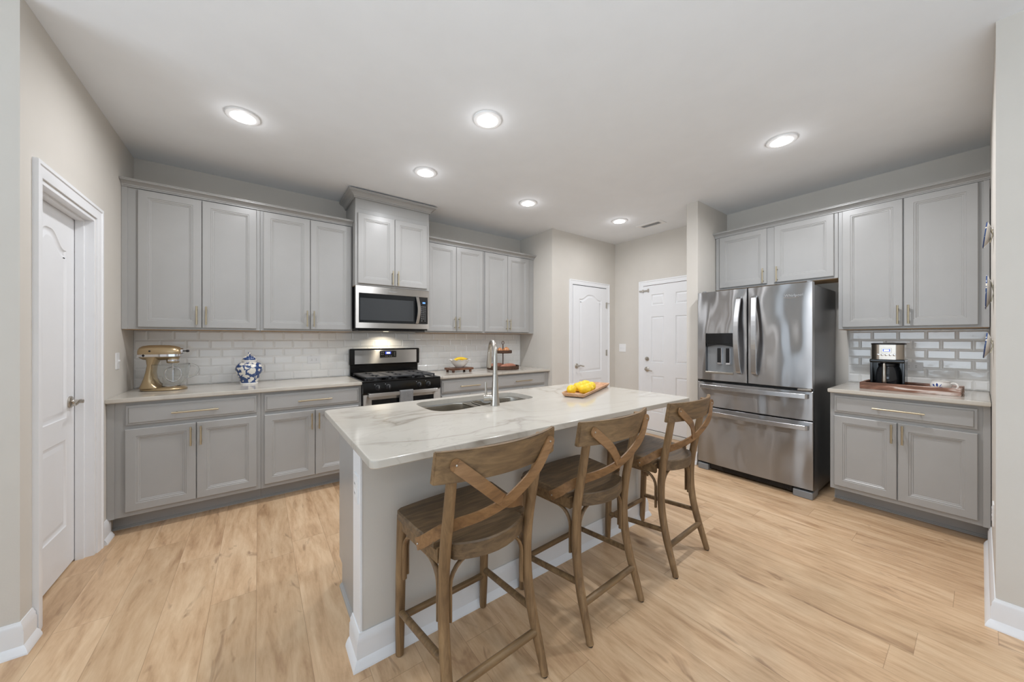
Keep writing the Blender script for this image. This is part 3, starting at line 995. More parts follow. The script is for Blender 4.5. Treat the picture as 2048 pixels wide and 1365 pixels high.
# island top with the sink cut-out
SINK = []
for (u, vv) in ((0.752, 1.93), (0.756, 1.80), (0.775, 1.748), (0.815, 1.715), (0.875, 1.704), (0.95, 1.712), (1.06, 1.735), (1.20, 1.745), (1.36, 1.748), (1.44, 1.752), (1.478, 1.772), (1.498, 1.81), (1.503, 1.90),
               (1.500, 1.985), (1.485, 2.03), (1.450, 2.052), (1.38, 2.058), (1.20, 2.06), (1.0, 2.06), (0.84, 2.058), (0.795, 2.048), (0.768, 2.022), (0.755, 1.98)):
    SINK.append((u, vv))
def smooth_loop(pts, n=3):
    for _ in range(n):
        q = []
        for i in range(len(pts)):
            a, c = pts[i], pts[(i + 1) % len(pts)]
            q.append((a[0] * 0.75 + c[0] * 0.25, a[1] * 0.75 + c[1] * 0.25)); q.append((a[0] * 0.25 + c[0] * 0.75, a[1] * 0.25 + c[1] * 0.75))
        pts = q
    return pts
SINK = smooth_loop(SINK, 2)
b = B()
outer = rrect(IX0, IX1, IY0, IY1, 0.028, 6)
ov, hl = b.face_holes(offset_loop(outer, 0.006), [SINK], 0.914, WORLD)
prev = ov
for ins, zz in ((0.0018, 0.9122), (0.0, 0.908), (0.0, 0.888), (0.003, 0.8845)):
    cur = b.loop(offset_loop(outer, ins), zz, WORLD); b.bridge(prev, cur); prev = cur
hb = b.loop(SINK, 0.8845, WORLD); b.bridge(hl[0], hb)
es = []
for lp in (prev, hb):
    for i in range(len(lp)):
        es.append(b.bm.edges.get((lp[i], lp[(i + 1) % len(lp)])))
bmesh.ops.triangle_fill(b.bm, use_beauty=True, edges=es)
tag(fin('countertop', b, M['quartz']), 'large white veined quartz countertop of the kitchen island', 'countertop')

# undermount double sink
t = thing('sink', 'stainless double bowl sink set under the island countertop', 'sink', (1.12, 1.89, 0.69))
def bowl(pts, depth, name):
    b = B()
    prof = [(-0.012, 0.8835), (0.0, 0.8825), (0.004, 0.874), (0.010, 0.80), (0.020, 0.884 - depth + 0.03), (0.045, 0.884 - depth + 0.004), (0.085, 0.884 - depth)]
    b.rings(pts, prof, WORLD, cap0=False)
    return fin(name, b, M['steelbowl'], t, True, angle=60)
left = smooth_loop([(0.752, 1.9), (0.756, 1.79), (0.80, 1.715), (0.87, 1.69), (0.96, 1.70), (1.06, 1.73), (1.098, 1.79), (1.105, 1.9), (1.102, 2.01), (1.07, 2.055), (0.95, 2.062), (0.82, 2.058), (0.765, 2.03)], 3)
right = smooth_loop([(1.142, 1.9), (1.148, 1.79), (1.185, 1.745), (1.30, 1.738), (1.42, 1.745), (1.49, 1.785), (1.508, 1.9), (1.50, 2.0), (1.46, 2.055), (1.32, 2.064), (1.20, 2.06), (1.15, 2.02)], 3)
bowl(left, 0.20, 'basin'); bowl(right, 0.19, 'basin')
b = B(); b.prism(smooth_loop([(1.080, 1.70), (1.165, 1.70), (1.158, 1.80), (1.158, 2.0), (1.17, 2.07), (1.078, 2.07), (1.09, 2.0), (1.09, 1.80)], 1), 0.872, 0.8805, WORLD, 0.002); fin('divider', b, M['steelbowl'], t)
for x, y, dz in ((0.93, 1.88, 0.20), (1.33, 1.90, 0.19)):
    b = B(); b.lathe([(0, 0.001), (0.02, 0.001), (0.024, 0.003), (0.045, 0.003), (0.048, 0.0), ], (x, y, 0.884 - dz), 24); fin('drain', b, M['chrome'], t)

# pull-down faucet
FX, FY = 1.124, 1.698
t = thing('faucet', 'tall brushed nickel pull down faucet on the island beside the sink', 'faucet', (FX, FY, 0.914))
b = B()
b.lathe([(0.0, 0.914), (0.0285, 0.914), (0.0285, 0.918), (0.0272, 0.920), (0.0250, 0.945), (0.0215, 0.980), (0.0175, 1.04), (0.0142, 1.10), (0.0, 1.10)], (FX, FY, 0), 28)
fin('body', b, M['nickel'], t)
sd = Vector((0.36, 0.93, 0)).normalized()
b = B()
pts = []
Rr = 0.082
zc = 1.208
for i in range(6): pts.append(Vector((FX, FY, 1.101 + (zc - 1.101) * i / 5)))
for i in range(1, 17):
    a = PI * (1 - i / 16 * 0.94)
    pts.append(Vector((FX, FY, 0)) + sd * (Rr + Rr * math.cos(a)) + Vector((0, 0, zc + Rr * math.sin(a))))
rad = [0.0136 - 0.0020 * min(1, i / 14) for i in range(len(pts))]
b.tube(pts, rad, 18)
sp = fin('spout', b, M['nickel'], t, angle=60)
e = pts[-1]; dirn = (pts[-1] - pts[-2]).normalized()
b = B()
b.tube([e, e + dirn * 0.003, e + dirn * 0.03, e + dirn * 0.075, e + dirn * 0.1, e + dirn * 0.104], [0.0118, 0.0132, 0.0135, 0.0148, 0.0158, 0.0146], 20)
fin('spray_head', b, M['nickel'], t)
lv = Vector((-0.86, 0.50, 0)).normalized()
b = B()
c0 = Vector((FX, FY, 0.958))
b.tube([c0 + lv * 0.01, c0 + lv * 0.034, c0 + lv * 0.036, c0 + lv * 0.064, c0 + lv * 0.067], [0.0185, 0.0185, 0.0200, 0.0200, 0.0185], 20)
c1 = c0 + lv * 0.053
b.tube([c1 + Vector((0, 0, 0.012)), c1 + Vector((0, 0, 0.05)) + lv * 0.002, c1 + Vector((0, 0, 0.094)) + lv * 0.002], [0.0072, 0.0068, 0.0060], 12)
fin('lever', b, M['nickel'], t)

# ---------------------------------------------------------------- range
RX0, RX1 = 0.7615, 1.5185
t = thing('range', 'freestanding black and stainless gas range with five burners', 'range', ((RX0 + RX1) / 2, 3.65, 0))
FRG = back_frame(3.355)
RYB = YB - 0.0095
b = B(); b.box(RX0, RX1, 3.355, RYB, 0.06, 0.896, 0.003, 1); b.box(RX0 + 0.02, RX1 - 0.02, 3.40, RYB - 0.02, 0.0, 0.06)
fin('range_body', b, M['blackplastic'], t, False)
b = B()
b.rings(rect(RX0, RX1, 3.322, 3.925), [(0, 0.896), (0, 0.914), (0.004, 0.918), (0.020, 0.918), (0.030, 0.908), (0.034, 0.908)], WORLD)
fin('cooktop', b, M['black'], t)
# slanted control panel
b = B()
b.prism([(3.355, 0.800), (3.318, 0.800), (3.312, 0.812), (3.320, 0.895), (3.328, 0.912), (3.355, 0.912)], RX0, RX1, Fr((0, 0, 0), (0, 1, 0), (0, 0, 1), (1, 0, 0)), 0.002)
cp = fin('control_panel', b, M['black'], t)
for x in (0.892, 0.988, 1.288, 1.384):
    b = B(); b.lathe([(0, 0), (0.026, 0), (0.026, 0.006), (0.021, 0.010), (0.0195, 0.026), (0.016, 0.030), (0, 0.030)], (x, 3.315, 0.852), 20, (0, -1, 0.09))
    b.box(x - 0.0035, x + 0.0035, 3.277, 3.29, 0.832, 0.874, 0.0015, 1)
    fin('knob', b, M['blackplastic'], t)
    b = B(); b.box(x - 0.0012, x + 0.0012, 3.2764, 3.277, 0.850, 0.872); b.box(x - 0.03, x - 0.025, 3.3155, 3.3175, 0.880, 0.884)
    fin('mark', b, M['print'], t, False)
# oven door
b = B()
b.panel_slab(rect(RX0 + 0.004, RX1 - 0.004, 0.215, 0.792), 0.036, [rect(RX0 + 0.075, RX1 - 0.075, 0.30, 0.742)], [(0.002, -0.003)], FRG)
od = fin('oven_door', b, M['steelX'], t)
b = B(); b.box(RX0 + 0.076, RX1 - 0.076, 0.301, 0.741, 0.030, 0.0345, fr=FRG); fin('oven_window', b, M['blackglass'], od, False)
b = B()
b.box(0.800, 1.472, 0.772, 0.806, 0.066, 0.084, 0.005, 2, fr=FRG)
for x in (0.812, 1.460): b.box(x - 0.012, x + 0.012, 0.775, 0.803, 0.036, 0.070, 0.003, 1, fr=FRG)
fin('handle', b, M['steelX'], od)
b = B(); b.box(RX0 + 0.004, RX1 - 0.004, 0.065, 0.205, 0.0, 0.034, 0.004, 2, fr=FRG); fin('drawer', b, M['steelX'], t)
# backguard
b = B()
b.box(RX0 + 0.012, RX1 - 0.012, 3.925, RYB, 0.905, 1.03, 0.004, 1)
b.prism(rrect(RX0 + 0.004, RX1 + 0.004, 1.022, 1.200, 0.014, 4), -RYB, -3.915, Fr((0, 0, 0), (1, 0, 0), (0, 0, 1), (0, -1, 0)), 0.006)
bg = fin('backguard', b, M['black'], t)
FBG = back_frame(3.915)
b = B(); b.box(0.815, 1.487, 1.037, 1.184, 0.0, 0.003, 0.001, 1, fr=FBG); fin('steel_panel', b, M['steelX'], t)
b = B(); b.prism(rrect(1.072, 1.252, 1.100, 1.172, 0.006, 3), 0.003, 0.006, FBG); dp = fin('display_panel', b, M['black'], t)
b = B(); b.box(1.130, 1.192, 1.136, 1.164, 0.006, 0.0064, fr=FBG); fin('clock', b, M['bluering'], dp, False)
b = B(); b.box(1.143, 1.182, 1.141, 1.159, 0.0064, 0.0068, fr=FBG); fin('digits', b, M['whitelcd'], dp, False)
b = B()
for x, z in ((1.085, 1.155), (1.103, 1.155), (1.085, 1.135), (1.103, 1.135), (1.132, 1.112), (1.148, 1.112), (1.172, 1.112), (1.190, 1.112), (1.228, 1.152), (1.228, 1.136), (1.228, 1.120)):
    b.box(x, x + 0.009, z, z + 0.0045, 0.006, 0.0063, fr=FBG)
fin('button', b, M['greyplastic'], dp, False)
# burners and grates
for x, y, r in ((0.92, 3.50, 0.045), (0.92, 3.77, 0.038), (1.14, 3.64, 0.05), (1.36, 3.50, 0.05), (1.36, 3.77, 0.036)):
    b = B(); b.lathe([(0, 0.908), (r + 0.012, 0.908), (r + 0.010, 0.914), (r, 0.916), (r, 0.920), (r * 0.9, 0.926), (r * 0.85, 0.9265), (0, 0.927)], (x, y, 0), 24)
    fin('burner', b, M['castiron'], t)
for k in range(3):
    x0 = 0.795 + k * 0.2305; x1 = x0 + 0.2285
    b = B()
    z0, z1 = 0.933, 0.947
    for y in (3.395, 3.640, 3.888): b.box(x0, x1, y - 0.006, y + 0.006, z0, z1, 0.002, 1)
    for x in (x0 + 0.006, x1 - 0.006): b.box(x - 0.006, x + 0.006, 3.389, 3.894, z0, z1, 0.002, 1)
    for y in (3.425, 3.455, 3.485, 3.515, 3.545, 3.575, 3.605, 3.675, 3.705, 3.735, 3.765, 3.795, 3.825, 3.855):
        near = abs((y - 3.51) if y < 3.64 else (y - 3.765))
        w_ = 0.085 if near > 0.05 else 0.070
        b.box(x0, x0 + w_ + 0.02 * (near > 0.05), y - 0.0105, y + 0.0105, z0 + 0.002, z1, 0.001, 1)
        b.box(x1 - w_ - 0.02 * (near > 0.05), x1, y - 0.0105, y + 0.0105, z0 + 0.002, z1, 0.001, 1)
    for x in (x0 + 0.006, x1 - 0.006):
        for y in (3.395, 3.888): b.box(x - 0.006, x + 0.006, y - 0.006, y + 0.006, 0.918, z0, 0)
    fin('grate', b, M['castiron'], t, False)
# dish towel over the handle
b = B()
yF = 3.355 - 0.084
path = []
for i in range(10): path.append((yF - 0.006 - 0.004 * math.sin(i * 0.7), 0.500 + 0.29 * i / 9))
for i in range(7):
    a = PI - PI * i / 6
    path.append((yF + 0.009 + 0.0145 * math.cos(a), 0.806 + 0.010 * math.sin(a)))
for i in range(8): path.append((yF + 0.0235, 0.80 - 0.25 * i / 7))
N = 14
grid = []
for j in range(N + 1):
    x = 1.082 + 0.128 * j / N
    row = [b.bm.verts.new((x, y - 0.0012 * math.sin(j * 1.3) * (1 if i < 10 else 0), z)) for i, (y, z) in enumerate(path)]
    grid.append(row)
for j in range(N):
    for i in range(len(path) - 1): b.bm.faces.new((grid[j][i], grid[j + 1][i], grid[j + 1][i + 1], grid[j][i + 1]))
tw = fin('dish_towel', b, M['towel'], angle=80)
sm = tw.modifiers.new('thick', 'SOLIDIFY'); sm.thickness = 0.0025
tag(tw, 'small grey dish towel hanging over the oven handle', 'towel')

# ---------------------------------------------------------------- microwave
t = thing('microwave', 'stainless and black over the range microwave under the tall cabinet', 'microwave', (1.118, 3.74, 1.41))
W0, W1, Z0, Z1 = 0.748, 1.488, 1.412, 1.822
FM = back_frame(3.590)
b = B(); b.box(W0 + 0.004, W1 - 0.004, 3.590, YB - 0.0095, Z0 - 0.012, Z1, 0.003, 1); b.box(W0 + 0.03, W1 - 0.03, 3.60, 3.88, Z0 - 0.026, Z0 - 0.010, 0.004, 1)
fin('housing', b, M['blackplastic'], t, False)
b = B()
b.panel_slab(rect(W0, W1, Z0, Z1), 0.040, [rect(W0 + 0.028, W1 - 0.012, Z0 + 0.050, Z1 - 0.068)], [(0.003, -0.004)], FM)
ff = fin('front_frame', b, M['steelX'], t)
b = B(); b.box(W0 + 0.031, W1 - 0.015, Z0 + 0.053, Z1 - 0.071, 0.030, 0.037, fr=FM); fin('door_glass', b, M['blackglass'], t, False)
b = B(); b.box(W0 + 0.040, 1.318, Z0 + 0.078, Z1 - 0.117, 0.037, 0.0376, fr=FM); fin('window', b, M['screen'], t, False)
b = B()
pts = [FM(1.352, Z0 + 0.058, 0.037), FM(1.353, Z0 + 0.064, 0.052)]
for i in range(11):
    s = i / 10
    pts.append(FM(1.353 + 0.010 * math.sin(PI * s), Z0 + 0.068 + 0.262 * s, 0.056 + 0.026 * math.sin(PI * s)))
pts += [FM(1.353, Z0 + 0.334, 0.052), FM(1.352, Z0 + 0.340, 0.037)]
b.tube(pts, 0.0155, 4, True, (1.0, 0.42), (1, 0, 0))
bmesh.ops.bevel(b.bm, geom=[e for e in b.bm.edges], offset=0.0015, segments=1, affect='EDGES')
fin('handle', b, M['steelX'], t)
b = B(); b.box(1.407, 1.452, Z0 + 0.268, Z0 + 0.292, 0.037, 0.0375, fr=FM); fin('display', b, M['blackplastic'], t, False)
b = B(); b.box(1.418, 1.448, Z0 + 0.272, Z0 + 0.288, 0.0375, 0.0379, fr=FM); fin('clock_digits', b, M['bluelcd'], t, False)
for r in range(8):
    for c in range(3):
        if r == 7 and c == 1: continue
        b = B(); x = 1.405 + c * 0.0185; z = Z0 + 0.235 - r * 0.0215
        b.box(x, x + 0.009, z, z + 0.004, 0.037, 0.0373, fr=FM)
        fin('button', b, M['print'], t, False)
text_part('logo', 'Whirlpool', 0.022, FM(1.055, Z1 - 0.043, 0.0402), (1, 0, 0), (0, 0, 1), 0.0004, M['chrome'], t)
b = B(); b.tube([FM(1.05 + 0.075 * i / 10, Z1 - 0.046 - 0.006 * math.sin(PI * i / 10), 0.0405) for i in range(11)], 0.0011, 6); fin('logo_swoosh', b, M['chrome'], t)
b = B(); b.box(1.085, 1.135, 3.805, 3.835, Z0 - 0.0275, Z0 - 0.0262); fin('task_lamp', b, mat('task_lamp_lens', (255, 244, 220), 0.4, var=0, emit=(255, 236, 200), estr=4.0), t, False)
area_light('task_light', (1.11, 3.82, Z0 - 0.03), (0, 0, 0), 0.045, 0.03, 1.5, (1.0, 0.88, 0.68), 'RECTANGLE', 2.55)

# ---------------------------------------------------------------- refrigerator
t = thing('refrigerator', 'stainless french door refrigerator with water dispenser and two drawers', 'refrigerator', (3.97, 1.252, 0))
Y0, Y1 = 0.801, 1.703
b = B(); b.box(3.645, 4.345, Y0 + 0.004, Y1 - 0.004, 0.025, 1.752, 0.006, 2)
fin('cabinet_shell', b, M['steelgrey'], t)
FG = right_frame(3.640)           # u = -Y
FT = 0.055                        # door thickness: front face at X = 3.585
def fdoor(name, u0, u1, v0, v1, hole=None, bow=0.009):
    # gently bowed sheet front, wrapped edges
    b = B()
    us = [u0 + 0.004 + (u1 - u0 - 0.008) * i / 24 for i in range(25)]
    vs = [v0 + 0.003, v1 - 0.003]
    if hole:
        us = sorted(set([u for u in us if min(abs(u - hole[0]), abs(u - hole[1])) > 0.006] + [hole[0], hole[1]]))
        vs = [vs[0], hole[2], hole[3], vs[1]]
    def wd(u):
        s = 2 * (u - u0) / (u1 - u0) - 1
        return FT - bow * s * s
    G = [[b.bm.verts.new(FG(u, v, wd(u))) for u in us] for v in vs]
    for r in range(len(vs) - 1):
        for c in range(len(us) - 1):
            if hole and r == 1 and us[c] >= hole[0] - 1e-6 and us[c + 1] <= hole[1] + 1e-6: continue
            b.bm.faces.new((G[r][c], G[r][c + 1], G[r + 1][c + 1], G[r + 1][c]))
    ring = G[0] + [g[-1] for g in G[1:-1]] + list(reversed(G[-1])) + [g[0] for g in reversed(G[1:-1])]
    uv = [(u, vs[0]) for u in us] + [(us[-1], v) for v in vs[1:-1]] + [(u, vs[-1]) for u in reversed(us)] + [(us[0], v) for v in reversed(vs[1:-1])]
    def outw(u, v, k):
        a = u0 if u == us[0] else (u1 if u == us[-1] else u)
        c = v0 if v == vs[0] else (v1 if v == vs[-1] else v)
        return a, c
    prev = ring
    for dw in (0.003, None):
        cur = []
        for u, v in uv:
            a, c = outw(u, v, 0)
            cur.append(b.bm.verts.new(FG(a, c, wd(u) - dw if dw else 0.0)))
        b.bridge(prev, cur); prev = cur
    b.cap(prev)
    if hole:
        c0, c1 = us.index(hole[0]), us.index(hole[1])
        hr = [G[1][c] for c in range(c0, c1 + 1)] + [G[2][c] for c in range(c1, c0 - 1, -1)]
        hu = [(us[c], hole[2]) for c in range(c0, c1 + 1)] + [(us[c], hole[3]) for c in range(c1, c0 - 1, -1)]
        back = [b.bm.verts.new(FG(u, v, FT - 0.050)) for u, v in hu]
        b.bridge(hr, back); b.cap(back)
    return fin(name, b, M['steelY'], t, True, angle=20)
YS = 1.262
DISP = (-1.625, -1.374, 0.978, 1.360)
ld = fdoor('door', -Y1, -YS - 0.004, 0.900, 1.770, DISP)
rd = fdoor('door', -YS + 0.004, -Y0, 0.900, 1.770)
dw1 = fdoor('drawer', -Y1, -Y0, 0.640, 0.876, None, 0.014)
dw2 = fdoor('drawer', -Y1, -Y0, 0.076, 0.629, None, 0.014)
b = B(); b.box(-Y1 + 0.008, -Y0 - 0.008, 0.05, 1.765, 0.0, 0.004, fr=FG); fin('gasket', b, M['blackplastic'], t, False)
def vhandle(par, u, lean):
    b = B()
    z0, z1 = 0.992, 1.684
    pts = [FG(u, z0 - 0.002, FT), FG(u, z0 + 0.004, FT + 0.020)]
    for i in range(17):
        s = i / 16
        pts.append(FG(u + lean * 0.010 * math.sin(PI * s), z0 + 0.012 + (z1 - z0 - 0.024) * s, FT + 0.028 + 0.040 * math.sin(PI * s)))
    pts += [FG(u, z1 - 0.004, FT + 0.020), FG(u, z1 + 0.002, FT)]
    b.tube(pts, 0.0195, 4, True, (1.0, 0.40), (0, 1, 0))
    bmesh.ops.bevel(b.bm, geom=[e for e in b.bm.edges], offset=0.002, segments=1, affect='EDGES')
    fin('handle', b, M['steelbar'], par)
vhandle(ld, -1.322, -1); vhandle(rd, -1.200, 1)
def hhandle(par, v):
    b = B()
    u0, u1 = -1.672, -0.832
    pts = [FG(u0 - 0.002, v, FT), FG(u0 + 0.004, v, FT + 0.018)]
    for i in range(17):
        s = i / 16
        pts.append(FG(u0 + 0.012 + (u1 - u0 - 0.024) * s, v, FT + 0.026 + 0.030 * math.sin(PI * s)))
    pts += [FG(u1 - 0.004, v, FT + 0.018), FG(u1 + 0.002, v, FT)]
    b.tube(pts, 0.0185, 4, True, (1.0, 0.42), (0, 0, 1))
    bmesh.ops.bevel(b.bm, geom=[e for e in b.bm.edges], offset=0.002, segments=1, affect='EDGES')
    fin('handle', b, M['steelbar'], par)
hhandle(dw1, 0.838); hhandle(dw2, 0.582)
# dispenser recess lining, upper control strip, spouts and paddles
b = B()
b.box(-1.620, -1.379, 0.983, 1.355, FT - 0.0445, FT - 0.042, fr=FG)
disp = fin('dispenser', b, M['dispgrey'], t, False)
b = B(); b.box(-1.623, -1.376, 1.262, 1.358, FT - 0.043, FT - 0.004, 0.002, 1, fr=FG); fin('control_strip', b, M['blackglass'], disp)
b = B(); b.prism([(-1.620, 1.262), (-1.620, 1.228)] + [(-1.620 + 0.241 * i / 10, 1.228 + 0.018 * math.sin(PI * i / 10)) for i in range(1, 10)] + [(-1.379, 1.228), (-1.379, 1.262)], FT - 0.042, FT - 0.014, FG); fin('spout_shroud', b, M['blackplastic'], disp)
for u in (-1.506, -1.430):
    b = B(); b.box(u - 0.020, u + 0.016, 1.062, 1.215, FT - 0.042, FT - 0.024, 0.003, 1, fr=FG); pdl = fin('paddle', b, M['blackplastic'], disp)
    b = B(); b.box(u + 0.016, u + 0.020, 1.062, 1.215, FT - 0.042, FT - 0.020, fr=FG); b.box(u - 0.018, u + 0.014, 1.060, 1.076, FT - 0.026, FT - 0.021, fr=FG); fin('paddle_trim', b, M['chrome'], pdl, False)
b = B(); b.box(-1.625, -1.374, 0.968, 0.986, FT - 0.045, FT + 0.006, 0.003, 1, fr=FG); fin('drip_tray', b, M['nickel'], disp)
text_part('logo', 'Whirlpool', 0.030, FG(-0.985, 1.660, FT + 0.0003), (0, -1, 0), (0, 0, 1), 0.0004, M['chrome'], rd)
b = B(); b.tube([FG(-0.99 + 0.105 * i / 10, 1.656 - 0.008 * math.sin(PI * i / 10), FT - 0.0008) for i in range(11)], 0.0012, 6); fin('logo_swoosh', b, M['chrome'], rd)
b = B(); b.cyl(FG(-Y0 - 0.035, 1.752, -0.02), FG(-Y0 - 0.035, 1.785, -0.02), 0.018, seg=16); b.box(-Y0 - 0.07, -Y0 - 0.02, 1.752, 1.768, -0.10, 0.03, 0.004, 1, fr=FG)
b.cyl(FG(-Y1 + 0.035, 1.752, -0.02), FG(-Y1 + 0.035, 1.785, -0.02), 0.018, seg=16)
fin('hinge_cover', b, M['greyplastic'], t)
b = B(); b.box(-0.90, -0.81, 0.880, 0.896, 0.002, 0.05, 0.002, 1, fr=FG); fin('door_hinge', b, M['nickel'], t)
b = B(); b.box(-Y1 + 0.10, -Y0 - 0.14, 0.022, 0.070, -0.02, 0.016, 0.003, 1, fr=FG)
for i in range(5): b.box(-Y1 + 0.22, -Y0 - 0.16, 0.028 + i * 0.008, 0.031 + i * 0.008, 0.016, 0.019, fr=FG)
fin('kick_grille', b, M['blackplastic'], t)
for u0, u1 in ((-Y1 + 0.002, -Y1 + 0.098), (-Y0 - 0.13, -Y0 - 0.002)):
    b = B(); b.prism([(u0, -0.40), (u1, -0.40), (u1, FT - 0.022), (u0, FT - 0.022)] if False else rrect(u0, u1, 0.001, 0.058, 0.006, 3), -0.12, FT - 0.01, FG, 0.004); fin('foot', b, M['greyplastic'], t)
b = B(); b.box(3.76, 4.33, Y0 + 0.05, Y1 - 0.05, 0.0, 0.03); fin('base_pan', b, M['blackplastic'], t, False)

# ---------------------------------------------------------------- counter stools
st = thing('counter_stool', '', 'stool', (0, 0, 0), 'wooden counter stools at the island')
# saddle seat: plan outline, dished top, thicker towards the back
b = B()
def seat_outline():
    pts = []
    fl, bl = 0.232, 0.160
    # front edge left to right (front is +Y)
    for i in range(9):
        s = -1 + 2 * i / 8
        pts.append((-s * (fl - 0.02), 0.196 + 0.014 * (1 - s * s)))
    pts += [(-fl + 0.006, 0.186), (-fl, 0.168)]
    pts += [(-0.222, 0.02), (-0.205, -0.098)]
    pts += [(-bl, -0.100), (-bl, -0.130)]
    for i in range(9):
        s = -1 + 2 * i / 8
        pts.append((s * (bl - 0.008), -0.150 - 0.048 * (1 - s * s)))
    pts += [(bl, -0.130), (bl, -0.100), (0.205, -0.098), (0.222, 0.02), (fl, 0.168), (fl - 0.006, 0.186)]
    return pts
so = seat_outline()
def top_z(x, y):
    dish = 0.010 * max(0.0, 1 - (x / 0.2) ** 2) * max(0.0, 1 - ((y + 0.0) / 0.16) ** 2)
    return 0.618 - dish - 0.010 * max(0.0, min(1.0, (0.15 - y) / 0.3)) 
def seat_ring(ins, zf):
    return [b.bm.verts.new((p[0], p[1], zf(p[0], p[1]))) for p in (offset_loop(so, ins) if ins else so)]
r0 = seat_ring(0.010, lambda x, y: 0.583 if y > -0.1 else 0.545)
r1 = seat_ring(0.0, lambda x, y: 0.586 if y > -0.1 else 0.550)
r2 = seat_ring(0.0, lambda x, y: top_z(x, y) - 0.006)
r3 = seat_ring(0.005, lambda x, y: top_z(x, y) - 0.001)
b.bridge(r0, r1); b.bridge(r1, r2); b.bridge(r2, r3)
b.cap(list(reversed(r0)))
cen = []
ins_pts = offset_loop(so, 0.005)
prev = r3
for k in (0.75, 0.45):
    cur = [b.bm.verts.new((p[0] * k, p[1] * k, top_z(p[0] * k, p[1] * k))) for p in ins_pts]
    b.bridge(prev, cur); prev = cur
cv = b.bm.verts.new((0, 0, top_z(0, 0)))
for i in range(len(prev)): b.bm.faces.new((prev[i], prev[(i + 1) % len(prev)], cv))
fin('seat', b, M['stoolY'], st, angle=40)
# apron under the seat
b = B()
for s in (-1, 1):
    b.tube([(s * 0.205, 0.165, 0.562), (s * 0.196, 0.03, 0.562), (s * 0.183, -0.105, 0.558)], 0.026, 4, True, (1.0, 0.42), (0, 0, 1))
b.tube([(-0.195, 0.178, 0.562), (0.195, 0.178, 0.562)], 0.026, 4, True, (1.0, 0.42), (0, 0, 1))
fin('apron', b, M['stoolX'], st)
# legs
for s in (-1, 1):
    b = B(); b.tube([(s * 0.206, 0.212, 0.004), (s * 0.207, 0.208, 0.12), (s * 0.207, 0.200, 0.35), (s * 0.206, 0.190, 0.588)], [0.0165, 0.019, 0.020, 0.019], 14)
    lg = fin('leg', b, M['stoolZ'], st)
    b = B(); b.cyl((s * 0.206, 0.212, 0.0), (s * 0.206, 0.212, 0.005), 0.013, seg=12); fin('foot_pad', b, M['rubber'], lg)
PB = [(0.200, -0.226, 0.004), (0.198, -0.200, 0.09), (0.193, -0.168, 0.19), (0.188, -0.142, 0.31), (0.186, -0.132, 0.44), (0.186, -0.143, 0.575), (0.187, -0.168, 0.70), (0.189, -0.193, 0.83), (0.190, -0.212, 0.938)]
def smooth_path(P, n=2):
    P = [Vector(p) for p in P]
    for _ in range(n):
        Q = [P[0]]
        for i in range(len(P) - 1):
            Q.append(P[i] * 0.75 + P[i + 1] * 0.25); Q.append(P[i] * 0.25 + P[i + 1] * 0.75)
        Q.append(P[-1]); P = Q
    return P
for s in (-1, 1):
    P = smooth_path([(s * x, y, z) for x, y, z in PB])
    b = B(); b.tube(P, [0.0155 + 0.0045 * min(1, p.z / 0.18) - 0.002 * max(0, (p.z - 0.6) / 0.34) for p in P], 14)
    lg = fin('leg', b, M['stoolZ'], st)
    b = B(); b.cyl((s * 0.200, -0.226, 0.0), (s * 0.200, -0.226, 0.005), 0.012, seg=12); fin('foot_pad', b, M['rubber'], lg)
# stretchers
b = B(); b.tube([(-0.206, 0.205, 0.158), (0.206, 0.205, 0.158)], 0.0135, 12); fin('stretcher', b, M['stoolX'], st)
b = B(); b.tube([(-0.196, -0.184, 0.150), (0.196, -0.184, 0.150)], 0.0145, 12); fin('stretcher', b, M['stoolX'], st)
for s in (-1, 1):
    b = B(); b.tube([(s * 0.207, 0.203, 0.186), (s * 0.192, -0.155, 0.226)], 0.0135, 12); fin('stretcher', b, M['stoolX'], st)
# bent wood arches under the seat
def arch(p0, p1, zf, zt, r=0.085):
    p0, p1 = Vector(p0), Vector(p1)
    d = (p1 - p0); L = d.length; d = d / L
    pts = [p0 + Vector((0, 0, zf)), p0 + Vector((0, 0, (zf + zt - r) / 2)), p0 + Vector((0, 0, zt - r))]
    for i in range(1, 7):
        a = PI / 2 * i / 6
        pts.append(p0 + d * (r - r * math.cos(a)) + Vector((0, 0, zt - r + r * math.sin(a))))
    for i in range(0, 7):
        a = PI / 2 * (1 - i / 6)
        pts.append(p1 - d * (r - r * math.cos(a)) + Vector((0, 0, zt - r + r * math.sin(a))))
    pts += [p1 + Vector((0, 0, (zf + zt - r) / 2)), p1 + Vector((0, 0, zf))]
    nrm = d.cross(Vector((0, 0, 1)))
    b = B(); b.tube(pts, 0.0085, 10, True, (1.15, 0.75), tuple(nrm))
    fin('brace', b, M['stoolZ'], st)
arch((-0.160, -0.133, 0), (0.160, -0.133, 0), 0.335, 0.540)
arch((-0.180, 0.196, 0), (0.180, 0.196, 0), 0.335, 0.532)
for s in (-1, 1):
    arch((s * 0.203, 0.168, 0), (s * 0.188, -0.104, 0), 0.335, 0.530, 0.075)
